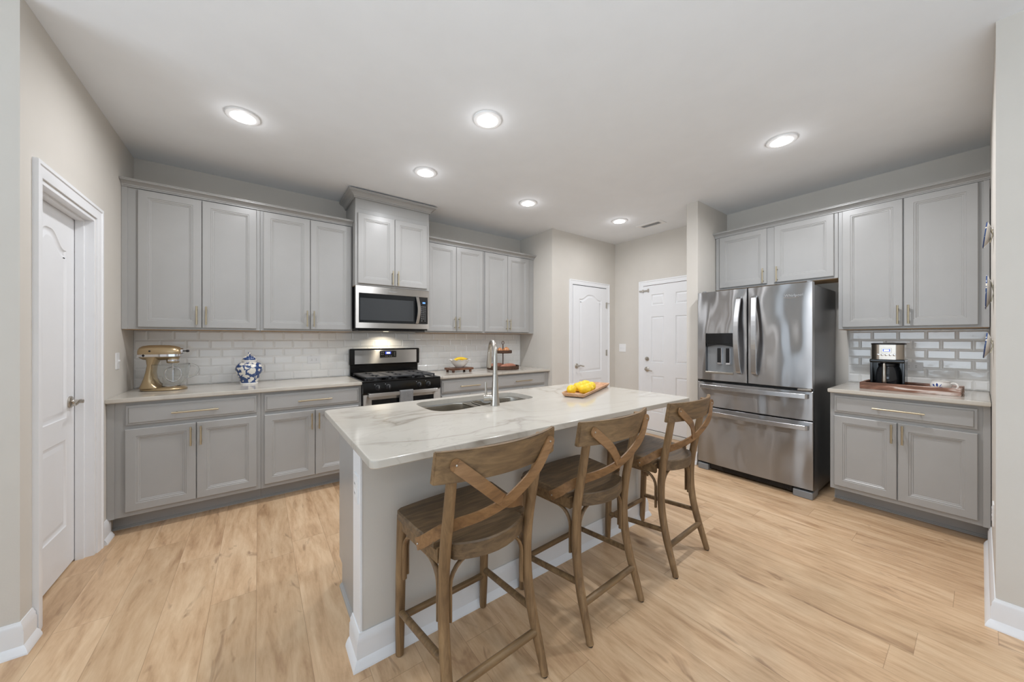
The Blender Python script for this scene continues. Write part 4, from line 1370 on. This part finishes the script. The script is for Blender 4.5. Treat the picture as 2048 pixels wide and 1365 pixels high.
# curved top rail behind the posts
def rail_y(x): return -0.284 + 0.062 * (x / 0.262) ** 2
b = B()
loops = []
for i in range(25):
    x = -0.257 + 0.514 * i / 24
    y = rail_y(x)
    zb, zt = 0.853, 0.957
    xb = x * 1.025
    lean = 0.012
    loops.append([b.bm.verts.new(p) for p in ((xb, y + 0.022 + lean, zb), (xb, y + lean, zb), (x, y, zt), (x, y + 0.020, zt))])
for i in range(24): b.bridge(loops[i], loops[i + 1])
b.cap(loops[0]); b.cap(list(reversed(loops[-1])))
bmesh.ops.recalc_face_normals(b.bm, faces=b.bm.faces)
es = [e for e in b.bm.edges if len(e.link_faces) == 2 and e.calc_face_angle(0) > 0.7]
bmesh.ops.bevel(b.bm, geom=es, offset=0.003, segments=2, affect='EDGES')
fin('top_rail', b, M['stoolX'], st)
# crossed bent straps from the back of the rail to the seat sides
for s in (-1, 1):
    dy = 0.004 if s > 0 else -0.004
    ctl = [(-s * 0.203, rail_y(0.203) - 0.004, 0.914), (-s * 0.165, rail_y(0.165) - 0.004, 0.880), (-s * 0.115, rail_y(0.115) - 0.003, 0.836), (-s * 0.055, -0.258 + dy, 0.783), (0, -0.236 + dy, 0.737), (s * 0.075, -0.195 + dy, 0.697), (s * 0.145, -0.140, 0.666), (s * 0.186, -0.108, 0.643), (s * 0.216, -0.072, 0.610), (s * 0.2295, -0.036, 0.584), (s * 0.2300, -0.018, 0.574)]
    P = smooth_path(ctl, 2)
    b = B()
    n = len(P)
    def upf(i, P=P, n=n, s=s):
        f = i / (n - 1)
        k = max(0.0, min(1.0, (f - 0.45) / 0.45))
        return Vector((s * 0.65, 0.0, 0.76)) * (1 - k) + Vector((0.0, 0.55, 0.83)) * k
    b.tube(P, 0.0205, 4, True, (1.0, 0.15), upf)
    b.lathe([(0, -0.0031), (0.0205, -0.0031), (0.0205, 0.0031), (0, 0.0031)], P[0], 24, (s * 0.10, -1, 0))
    sp = fin('back_strap', b, M['strap'], st, angle=45)
    b = B(); b.lathe([(0.0042, 0), (0.0040, 0.0025), (0.0025, 0.004), (0, 0.0045)], (-s * 0.203, rail_y(0.203) - 0.007, 0.914), 12, (0, -1, 0)); fin('rivet', b, M['nickel'], sp)
    b = B(); b.lathe([(0.0042, 0), (0.0040, 0.0025), (0.0025, 0.004), (0, 0.0045)], (s * 0.2325, -0.030, 0.581), 12, (s, 0, 0)); fin('rivet', b, M['nickel'], sp)
SLOC = [((0.684, 1.219, 0.0), 0.040, 'wooden cross back counter stool nearest the camera, at the left island end'),
        ((1.326, 1.219, 0.0), 0.045, 'wooden cross back counter stool between the other two stools'),
        ((2.026, 1.222, 0.0), 0.045, 'wooden cross back counter stool nearest the refrigerator, at the far island end')]
for i, (loc, rz, lab) in enumerate(SLOC):
    if i: copy_thing(st, loc, rz, lab)
st.location = SLOC[0][0]; st.rotation_euler = (0, 0, SLOC[0][1]); st['label'] = SLOC[0][2]

# ---------------------------------------------------------------- stand mixer
CT = 0.9141
t = thing('stand_mixer', 'champagne gold stand mixer with glass bowl on the left counter', 'mixer', (-0.60, 3.70, CT))
mx, my = -0.606, 3.715
md = Vector((0.985, -0.17, 0)).normalized()       # the way the head points
mp = Vector((-md.y, md.x, 0))
FMX = Fr((mx, my, CT), md, mp, (0, 0, 1))
b = B()
foot = []
for i in range(40):
    a = 2 * PI * i / 40
    ux = 0.135 * math.cos(a); vy = (0.085 + 0.022 * math.cos(a)) * math.sin(a)
    foot.append((ux + 0.02, vy))
b.rings(foot, [(0.004, 0.0), (0.0, 0.006), (0.002, 0.014), (0.012, 0.024), (0.03, 0.028)], FMX)
# column rising from the rear of the foot
cl = []
for (z, u0, u1, hw) in ((0.020, -0.118, 0.045, 0.070), (0.05, -0.105, -0.005, 0.058), (0.09, -0.092, -0.022, 0.050), (0.14, -0.080, -0.026, 0.046), (0.19, -0.072, -0.020, 0.046), (0.235, -0.078, 0.0, 0.050), (0.262, -0.085, 0.02, 0.052)):
    c = (u0 + u1) / 2; hu = (u1 - u0) / 2
    cl.append(b.loop([(c + hu * math.copysign(abs(math.cos(2 * PI * i / 24)) ** 0.8, math.cos(2 * PI * i / 24)), hw * math.sin(2 * PI * i / 24)) for i in range(24)], z, FMX))
for i in range(len(cl) - 1): b.bridge(cl[i], cl[i + 1])
b.cap(list(reversed(cl[0]))); b.cap(cl[-1])
fin('stand', b, M['gold'], t, angle=60)
# motor head: bullet along md
b = B()
hl = []
prof = [(-0.122, 0.002), (-0.120, 0.028), (-0.112, 0.044), (-0.095, 0.055), (-0.06, 0.061), (0.0, 0.062), (0.05, 0.060), (0.085, 0.054), (0.108, 0.044), (0.120, 0.030), (0.124, 0.012)]
for u, r in prof:
    hl.append([b.bm.verts.new(FMX(u, r * 0.98 * math.cos(2 * PI * i / 28), 0.288 + (r * 0.92 if math.sin(2 * PI * i / 28) > 0 else r * 0.98) * math.sin(2 * PI * i / 28))) for i in range(28)])
for i in range(len(hl) - 1): b.bridge(hl[i], hl[i + 1])
b.cap(list(reversed(hl[0]))); b.cap(hl[-1])
hd = fin('motor_head', b, M['gold'], t, angle=60)
band = [(u + (0.004 if u > 0.1 else (-0.004 if u < -0.1 else 0)), r * 0.925 + 0.0035) for u, r in prof]
b = B(); b.rings([(u, -v) for u, v in band] + [(u, v) for u, v in reversed(band)], [(0.008, 0.256), (0.0, 0.257), (0.0, 0.275), (0.006, 0.276)], FMX)
fin('trim_band', b, M['chrome'], hd)
b = B(); b.lathe([(0.03, 0.0), (0.036, 0.004), (0.037, 0.020), (0.035, 0.045), (0, 0.046)], FMX(0.072, 0, 0.205), 24); fin('beater_hub', b, M['gold'], hd)
b = B(); b.lathe([(0.0375, 0.014), (0.0385, 0.016), (0.0385, 0.026), (0.0375, 0.028)], FMX(0.072, 0, 0.205), 24); fin('hub_ring', b, M['chrome'], hd)
b = B(); b.lathe([(0.0, 0.0), (0.0205, 0.0), (0.0215, 0.006), (0.0205, 0.018), (0.012, 0.020), (0, 0.020)], FMX(0.117, 0, 0.297), 20, md); fin('hub_cap', b, M['chrome'], hd)
b = B(); b.cyl(FMX(0.136, 0, 0.297), FMX(0.158, 0, 0.297), 0.004, seg=10); b.lathe([(0, 0), (0.008, 0), (0.0095, 0.004), (0.0095, 0.012), (0.007, 0.016), (0, 0.016)], FMX(0.150, 0, 0.297), 14, md); fin('hub_knob', b, M['blackplastic'], hd)
b = B(); b.lathe([(0, 0), (0.006, 0), (0.006, 0.004), (0, 0.005)], FMX(-0.04, -0.0588, 0.300), 12, -mp); fin('pivot_pin', b, M['blackplastic'], hd)
b = B(); b.lathe([(0, 0), (0.009, 0), (0.009, 0.006), (0.006, 0.01), (0, 0.01)], FMX(-0.075, -0.052, 0.267), 14, -mp); fin('speed_lever', b, M['blackplastic'], hd)
b = B(); b.cyl(FMX(0.072, 0, 0.205), FMX(0.072, 0, 0.15), 0.006, seg=10)
for s in (-1, 1):
    b.tube(smooth_path([FMX(0.072, 0, 0.175), FMX(0.072 + s * 0.04, 0, 0.16), FMX(0.072 + s * 0.052, 0, 0.12), FMX(0.072 + s * 0.035, 0, 0.075), FMX(0.072, 0, 0.058)], 3), 0.0045, 8)
b.tube([FMX(0.072, 0, 0.175), FMX(0.072, 0, 0.058)], 0.004, 8)
fin('beater', b, M['chrome'], t)
b = B()
bc = FMX(0.062, 0, 0)
b.lathe([(0.0, 0.034), (0.045, 0.034), (0.05, 0.036), (0.075, 0.062), (0.094, 0.10), (0.102, 0.15), (0.104, 0.196), (0.107, 0.199), (0.108, 0.196), (0.1065, 0.15), (0.0975, 0.098), (0.078, 0.058), (0.054, 0.033), (0.0, 0.031)], bc, 40)
hp = [bc + md * 0.102 + Vector((0, 0, 0.188)), bc + md * 0.130 + Vector((0, 0, 0.190)), bc + md * 0.158 + Vector((0, 0, 0.172)), bc + md * 0.160 + Vector((0, 0, 0.135)), bc + md * 0.135 + Vector((0, 0, 0.100)), bc + md * 0.099 + Vector((0, 0, 0.088))]
b.tube(smooth_path(hp, 2), 0.007, 10)
fin('glass_bowl', b, M['glass'], t, angle=60)
b = B(); b.lathe([(0.0, 0.026), (0.056, 0.026), (0.058, 0.030), (0.054, 0.0335), (0, 0.0335)], bc, 32); fin('bowl_base', b, M['chrome'], t)

# ---------------------------------------------------------------- ginger jar
t = thing('ginger_jar', 'blue and white floral lidded jar on the left counter', 'jar', (-0.068, 3.785, CT))
jc = (-0.068, 3.785, CT)
b = B(); b.lathe([(0.0, 0.0), (0.060, 0.0), (0.062, 0.004), (0.061, 0.012), (0.064, 0.030), (0.078, 0.070), (0.094, 0.110), (0.0985, 0.136), (0.094, 0.160), (0.080, 0.178), (0.062, 0.187), (0.052, 0.189), (0, 0.189)], jc, 40)
fin('jar_body', b, M['jar'], t, angle=60)
b = B(); b.lathe([(0.050, 0.188), (0.051, 0.199), (0.055, 0.201), (0.0555, 0.207), (0.048, 0.209), (0, 0.209)], jc, 36)
fin('neck_band', b, M['ceramic'], t, label='plain white neck band')
b = B(); b.lathe([(0.0622, -0.0), (0.0635, 0.002), (0.0635, 0.010), (0.0615, 0.0125)], jc, 40)
fin('foot_band', b, M['ceramic'], t, label='plain white foot band')
b = B(); b.lathe([(0.050, 0.209), (0.052, 0.213), (0.048, 0.226), (0.036, 0.238), (0.016, 0.245), (0.009, 0.248), (0.0085, 0.252), (0.0125, 0.258), (0.0125, 0.266), (0.007, 0.272), (0, 0.273)], jc, 32)
fin('lid', b, M['jar'], t, angle=60)

# ---------------------------------------------------------------- footed board, bowl and bananas
t = thing('footed_board', 'small dark wooden footed board under the banana bowl', 'board', (1.925, 3.69, CT))
FBd = Fr((1.925, 3.69, CT), (math.cos(0.05), math.sin(0.05), 0), (-math.sin(0.05), math.cos(0.05), 0), (0, 0, 1))
b = B(); b.rings(rrect(-0.145, 0.150, -0.095, 0.095, 0.008, 3), [(0.004, 0.026), (0, 0.030), (0, 0.046), (0.004, 0.050)], FBd)
b.box(0.148, 0.182, -0.020, 0.020, 0.030, 0.047, 0.003, 1, fr=FBd)
fin('board_top', b, M['acacia'], t)
for u, v in ((-0.115, -0.07), (0.115, -0.07), (-0.115, 0.07), (0.115, 0.07)):
    b = B(); b.lathe([(0.0, 0.0), (0.012, 0.0), (0.017, 0.008), (0.014, 0.020), (0.018, 0.027)], FBd(u, v, 0), 14); fin('foot', b, M['acacia'], t)
t = thing('fruit_bowl', 'white bowl with a ruffled rim holding bananas', 'bowl', (1.935, 3.69, CT + 0.050))
bz = CT + 0.0502
def ruffle(j, an, r, h):
    if j in (6, 7, 8, 9):
        k = math.cos(an * 12)
        return r * (1 + 0.03 * k), h + 0.006 * k
    return r, h
b = B(); b.lathe([(0.0, 0.0), (0.045, 0.0), (0.048, 0.004), (0.075, 0.028), (0.096, 0.056), (0.108, 0.078), (0.126, 0.091), (0.128, 0.093), (0.124, 0.094), (0.106, 0.082), (0.092, 0.058), (0.070, 0.030), (0.042, 0.008), (0, 0.007)], (1.935, 3.69, bz), 96, mod=ruffle)
fin('bowl_shell', b, M['ceramic'], t, angle=60)
BAN = [('banana lying in front in the white ruffled bowl', (-0.012, -0.030, 0.079), 0.10, 1.0), ('banana lying behind the other in the white ruffled bowl', (0.02, 0.020, 0.079), -0.06, 1.05)]
for lab, (dx, dy, dz), rz, k in BAN:
    t2 = thing('banana', lab, 'banana', (1.935 + dx, 3.69 + dy, bz + dz), 'bananas in the white bowl')
    b = B(); pts = []; rr = []
    for i in range(15):
        s = i / 14
        a = (s - 0.5) * 1.5
        x = 0.125 * math.sin(a) * k; z = 0.026 - 0.125 * (1 - math.cos(a)) * 0.55 + 0.035 * max(0, s - 0.72)
        y = 0.0
        pts.append((1.935 + dx + x * math.cos(rz) - y * math.sin(rz), 3.69 + dy + x * math.sin(rz), bz + dz + z))
        rr.append(0.0185 * min(1.0, 0.30 + 2.2 * min(s, 1 - s)) if s < 0.9 else 0.007)
    b.tube(pts, rr, 10); fin('banana_skin', b, M['banana'], t2, angle=50)
    b = B(); b.tube([pts[-1], Vector(pts[-1]) + (Vector(pts[-1]) - Vector(pts[-2])) * 0.6], [0.0072, 0.0064], 8); fin('stem_tip', b, M['bananatip'], t2)

# ---------------------------------------------------------------- two tier stand with onions and sweet potatoes
TX, TY = 2.565, 3.69
t = thing('tiered_stand', 'rusty brown two tier tray stand behind the faucet', 'tray stand', (TX, TY, CT))
def tray(z, r, h, name):
    b = B(); b.lathe([(0, 0.0), (r, 0.0), (r + 0.004, 0.004), (r + 0.004, h), (r + 0.001, h + 0.002), (r - 0.002, h), (r - 0.003, 0.006), (0, 0.005)], (TX, TY, z), 48)
    fin(name, b, M['rust'], t)
tray(CT, 0.205, 0.046, 'tray'); tray(CT + 0.205, 0.113, 0.036, 'tray')
b = B(); b.cyl((TX, TY, CT + 0.003), (TX, TY, CT + 0.322), 0.0065, seg=12); b.lathe([(0.0065, 0), (0.011, 0.004), (0.0065, 0.010)], (TX, TY, CT + 0.195), 16)
fin('post', b, M['rust'], t)
b = B(); b.tube([Vector((TX, TY, CT + 0.340)) + Vector((0.62 * 0.019 * 1.2 * math.cos(a), -0.78 * 0.019 * 0.3 * math.cos(a), 0.021 * math.sin(a))) for a in [2 * PI * i / 24 for i in range(24)]], 0.0038, 8, closed=True)
fin('ring_handle', b, M['rust'], t)
ONI = [((-0.068, -0.03), 0.036, 'brown onion on the upper tier, partly hidden by the faucet'), ((0.004, -0.058), 0.038, 'brown onion at the middle of the upper tier, in front of the post'), ((0.062, 0.004), 0.038, 'brown onion at the right edge of the upper tier')]
for (dx, dy), r, lab in ONI:
    oz = CT + 0.2105
    t2 = thing('onion', lab, 'onion', (TX + dx, TY + dy, oz), 'onions on the upper tier')
    b = B(); b.lathe([(0.0, 0.002)] + [(r * math.sin(PI * i / 12), 0.002 + r * 0.92 * (1 - math.cos(PI * i / 12))) for i in range(1, 11)] + [(0.008, 0.002 + r * 1.86), (0.005, r * 2.0), (0.0, r * 2.05)], (TX + dx, TY + dy, oz - 0.002), 24)
    fin('onion_bulb', b, M['onion'], t2, angle=60)
for (dx, dy, rz, L), lab in (((0.03, -0.075, 0.15, 0.14), 'sweet potato in front on the lower tier'), ((-0.05, 0.07, -0.25, 0.13), 'sweet potato behind the post on the lower tier')):
    t2 = thing('sweet_potato', lab, 'sweet potato', (TX + dx, TY + dy, CT + 0.006), 'sweet potatoes on the lower tier')
    b = B(); pts = []; rr = []
    for i in range(13):
        s = i / 12 * 2 - 1
        x = s * L
        pts.append((TX + dx + x * math.cos(rz), TY + dy + x * math.sin(rz) + 0.008 * math.sin(3 * s), CT + 0.0405))
        rr.append(max(0.004, 0.035 * (1 - abs(s) ** 2.6) ** 0.7))
    b.tube(pts, rr, 14); fin('potato_body', b, M['potato'], t2, angle=60)

# ---------------------------------------------------------------- tray of lemons on the island
lc = Vector((1.985, 1.742, CT)); la = math.atan2(0.27, 0.60)
FL = Fr(lc, (math.cos(la), math.sin(la), 0), (-math.sin(la), math.cos(la), 0), (0, 0, 1))
b = B(); b.rings(rrect(-0.335, 0.335, -0.083, 0.083, 0.016, 4), [(0.030, 0.0), (0.012, 0.006), (0.0, 0.027), (0.001, 0.030), (0.008, 0.030), (0.020, 0.011), (0.028, 0.010)], FL)
tag(fin('wooden_tray', b, M['traywood']), 'shallow pale wooden tray of lemons on the island', 'tray')
LEM = [((-0.265, 0.034, 0.0), 0.2, 'lemon at the near left end of the wooden tray, lying crosswise'), ((-0.205, -0.034, 0.0), 1.9, 'lemon at the front of the tray pointing at the camera'),
       ((-0.130, 0.036, 0.0), 0.5, 'lemon in the back row, second from the near end'), ((-0.115, -0.036, 0.0), 1.2, 'lemon in the front row, second from the near end'),
       ((-0.045, 0.034, 0.0), 1.0, 'lemon in the back row, third from the near end'), ((-0.030, -0.036, 0.0), 0.2, 'lemon at the far end of the front row'),
       ((0.042, 0.030, 0.0), 1.4, 'darkest yellow lemon at the far end of the back row')]
lm = thing('lemon', LEM[0][2], 'lemon', (0, 0, 0), 'lemons on the wooden tray')
b = B(); b.lathe([(0.0, -0.050), (0.006, -0.049), (0.010, -0.044), (0.020, -0.037), (0.029, -0.022), (0.0325, -0.004), (0.0315, 0.012), (0.025, 0.027), (0.014, 0.037), (0.006, 0.040), (0.004, 0.042), (0, 0.042)], (0, 0, 0), 24, (1, 0, 0))
fin('lemon_rind', b, M['yellow'], lm, angle=70)
b = B(); b.lathe([(0, 0.0415), (0.0035, 0.0415), (0.003, 0.0435), (0, 0.044)], (0, 0, 0), 8, (1, 0, 0)); fin('stem_end', b, M['bananatip'], lm)
for i, ((u, v, dz), rz, lab) in enumerate(LEM):
    p = FL(u, v, 0.0435 + dz)
    o = lm if i == 0 else copy_thing(lm, p, 0, lab)
    o.location = p; o.rotation_euler = (0.0, 0.0, la + rz)

# ---------------------------------------------------------------- coffee bar
t = thing('serving_tray', 'long whitewashed wooden tray under the coffee maker', 'tray', (4.0, 0.315, CT))
ta = -0.03
FTy = Fr((3.975, 0.320, CT), (-math.sin(ta), math.cos(ta), 0), (-math.cos(ta), -math.sin(ta), 0), (0, 0, 1))
b = B(); b.box(-0.240, 0.240, -0.135, 0.135, 0.002, 0.014, 0.001, 1, fr=FTy)
fin('tray_floor', b, M['washed'], t, False)
for (u0, u1, v0, v1) in ((-0.246, 0.246, 0.122, 0.142), (-0.246, 0.246, -0.142, -0.122), (-0.246, -0.228, -0.122, 0.122), (0.228, 0.246, -0.122, 0.122)):
    b = B(); b.box(u0, u1, v0, v1, 0.0, 0.052, 0.003, 1, fr=FTy); fin('tray_side', b, M['washed'], t)

kx, ky, kz = 3.985, 0.430, CT + 0.0145
FK = Fr((kx, ky, kz), (0, -1, 0), (0, 0, 1), (-1, 0, 0))
t = thing('coffee_maker', 'black and stainless drip coffee maker with glass carafe', 'coffee maker', (kx, ky, kz))
b = B()
b.box(-0.092, 0.092, 0.0, 0.022, -0.10, 0.090, 0.006, 2, fr=FK)
b.box(-0.092, 0.092, 0.022, 0.212, -0.10, -0.030, 0.006, 2, fr=FK)
for s in (-1, 1): b.box(s * 0.084 - 0.008, s * 0.084 + 0.008, 0.022, 0.212, -0.05, 0.070, 0.003, 1, fr=FK)
b.box(-0.093, 0.093, 0.192, 0.220, -0.10, 0.088, 0.006, 2, fr=FK)
fin('machine_base', b, M['black'], t)
b = B()
def dshape(r=0.0): return rrect(-0.088 + r, 0.088 - r, -0.098 + r, 0.086 - r, 0.05, 8)
FKt = Fr((kx, ky, kz), (0, -1, 0), (-1, 0, 0), (0, 0, 1))
b.rings(dshape(), [(0, 0.218), (0, 0.332)], FKt); fin('steel_housing', b, brushed('brushed_steel_coffee', (192, 184, 174), (0, 0, 1), 0.25), t)
b = B(); b.rings(dshape(), [(0.0, 0.332), (-0.003, 0.334), (-0.003, 0.340), (0.006, 0.344)], FKt); fin('top_lid', b, M['blackplastic'], t)
b = B(); b.box(-0.029, 0.025, 0.272, 0.306, 0.085, 0.0885, 0.001, 1, fr=FK); dpl = fin('display', b, M['nickel'], t)
b = B(); b.box(-0.020, 0.018, 0.280, 0.298, 0.0885, 0.0890, fr=FK); fin('screen_border', b, M['bluering'], dpl, False)
b = B(); b.box(-0.015, 0.013, 0.283, 0.295, 0.0890, 0.0895, fr=FK); fin('screen', b, M['whitelcd'], dpl, False)
for i in range(5):
    b = B(); b.lathe([(0, 0), (0.0085, 0), (0.0085, 0.002), (0.006, 0.003), (0, 0.003)], FK(-0.044 + i * 0.021, 0.254, 0.0855), 16, FK.W); bt = fin('button', b, M['chrome'], t)
b = B(); b.lathe([(0, 0.024), (0.058, 0.024), (0.066, 0.032), (0.068, 0.08), (0.060, 0.135), (0.050, 0.165), (0.048, 0.165), (0.058, 0.133), (0.066, 0.08), (0.064, 0.034), (0.056, 0.027), (0, 0.027)], FK(0.0, 0, 0.026), 32)
fin('carafe', b, mat('smoked_glass', (60, 62, 66), 0.03, trans=0.6, var=0), t, angle=60)
b = B(); b.lathe([(0.050, 0.163), (0.053, 0.167), (0.053, 0.185), (0.03, 0.189), (0, 0.189)], FK(0.0, 0, 0.026), 28); fin('carafe_lid', b, M['blackplastic'], t)
b = B(); b.tube([FK(-0.012, 0.030, 0.098), FK(-0.012, 0.060, 0.106), FK(-0.012, 0.15, 0.106), FK(-0.012, 0.186, 0.096)], [0.0125, 0.0125, 0.0105, 0.0085], 14); fin('carafe_handle', b, M['nickel'], t)
# power cord plug beside it
# blue and white cup on its side of the tray
t = thing('creamer', 'white cup with a blue floral sprig on the coffee tray', 'cup', (3.975, 0.165, CT + 0.0145))
cz = CT + 0.0145
b = B(); b.lathe([(0, 0.0), (0.030, 0.0), (0.034, 0.004), (0.046, 0.022), (0.051, 0.040), (0.048, 0.056), (0.042, 0.066), (0.0445, 0.072), (0.042, 0.073), (0.039, 0.067), (0.045, 0.055), (0.047, 0.040), (0.042, 0.023), (0.028, 0.006), (0, 0.005)], (3.975, 0.172, cz), 36)
fin('cup_body', b, mat('painted_ceramic', (238, 234, 228), 0.15, var=0.0, coat=0.3), t, angle=60)
b = B(); b.tube(smooth_path([(3.968, 0.128, cz + 0.056), (3.960, 0.108, cz + 0.064), (3.952, 0.094, cz + 0.050), (3.952, 0.096, cz + 0.026), (3.962, 0.120, cz + 0.016), (3.968, 0.134, cz + 0.018)], 2), 0.0058, 10); fin('cup_handle', b, M['ceramic'], t)
# painted sprig wrapped on the cup wall
b = B()
def on_cup(a, z, r0=0.0515):
    rr = r0 * (0.92 + 0.08 * math.cos((z - 0.040) * 40))
    return Vector((3.975 - rr * math.cos(a), 0.172 + rr * math.sin(a), cz + z))
def leaf(a0, z0, a1, z1, wd):
    n = 6; L = []; R = []
    for i in range(n + 1):
        s = i / n; a = a0 + (a1 - a0) * s; z = z0 + (z1 - z0) * s
        ww = wd * math.sin(PI * min(0.98, max(0.02, s)))
        da, dz = -(z1 - z0), (a1 - a0) * 0.05
        m = math.hypot(da * 0.05 * 20, dz * 20) or 1
        L.append(b.bm.verts.new(on_cup(a - ww / 0.05 * 0.5, z + ww * 0.5))); R.append(b.bm.verts.new(on_cup(a + ww / 0.05 * 0.5, z - ww * 0.5)))
    for i in range(n): b.bm.faces.new((L[i], L[i + 1], R[i + 1], R[i]))
for a0, z0, a1, z1, wd in ((0.55, 0.022, -0.25, 0.034, 0.008), (0.25, 0.034, 0.35, 0.060, 0.009), (0.05, 0.034, -0.1, 0.055, 0.008), (0.55, 0.035, 0.75, 0.052, 0.007), (-0.1, 0.028, -0.5, 0.022, 0.006), (0.4, 0.026, 0.8, 0.026, 0.006)):
    leaf(a0, z0, a1, z1, wd)
fin('painted_sprig', b, mat('cobalt_paint', (42, 66, 140), 0.2, var=0), t, label='blue painted floral sprig')

# ---------------------------------------------------------------- plates on the side wall
def wall_plate(label, x, z, r, tilt, rim, top_out):
    t = thing('wall_plate', label, 'plate', (x, -0.04, z), 'decorative plates on the side wall')
    ax = Vector((0, math.cos(tilt), math.sin(tilt)))
    c = Vector((x, -0.040 + 0.006 + r * 0.62 * math.sin(tilt), z))
    b = B(); b.lathe([(0, 0.0), (r * 0.55, 0.0), (r * 0.60, 0.002), (r * 0.97, 0.0135), (r, 0.016), (r * 0.98, 0.0175), (r * 0.60, 0.007), (0, 0.005)], c, 40, ax)
    fin('plate_body', b, M['ceramic'], t, angle=60)
    b = B(); b.lathe([(r * 1.002, 0.0140), (r * 1.004, 0.0165), (r * 0.985, 0.0185), (r * 0.72, 0.0115)], c, 40, ax); fin('painted_rim', b, M['platerim'], t, angle=60, label='blue patterned rim')
    b = B()
    for s in (-1, 1): b.tube([c + ax * 0.001 + Vector((s * 0.02, -0.001, r * 0.55)), c + ax * -0.004 + Vector((s * 0.02, -0.004, 0.0)), c + ax * 0.001 + Vector((s * 0.02, -0.001, -r * 0.55))], 0.0018, 6)
    b.cyl((x, -0.040, z + r * 0.35), (x, -0.033, z + r * 0.35), 0.003, seg=8)
    fin('wire_hanger', b, M['brass'], t)
wall_plate('small white wall plate, topmost of the three on the side wall', 3.15, 1.862, 0.070, 0.10, True, -1)
wall_plate('larger blue rimmed wall plate, middle of the three on the side wall', 3.15, 1.557, 0.093, 0.02, True, -1)
wall_plate('small blue rimmed wall plate, lowest of the three on the side wall', 3.15, 1.270, 0.070, 0.09, True, -1)

bpy.context.view_layer.update()
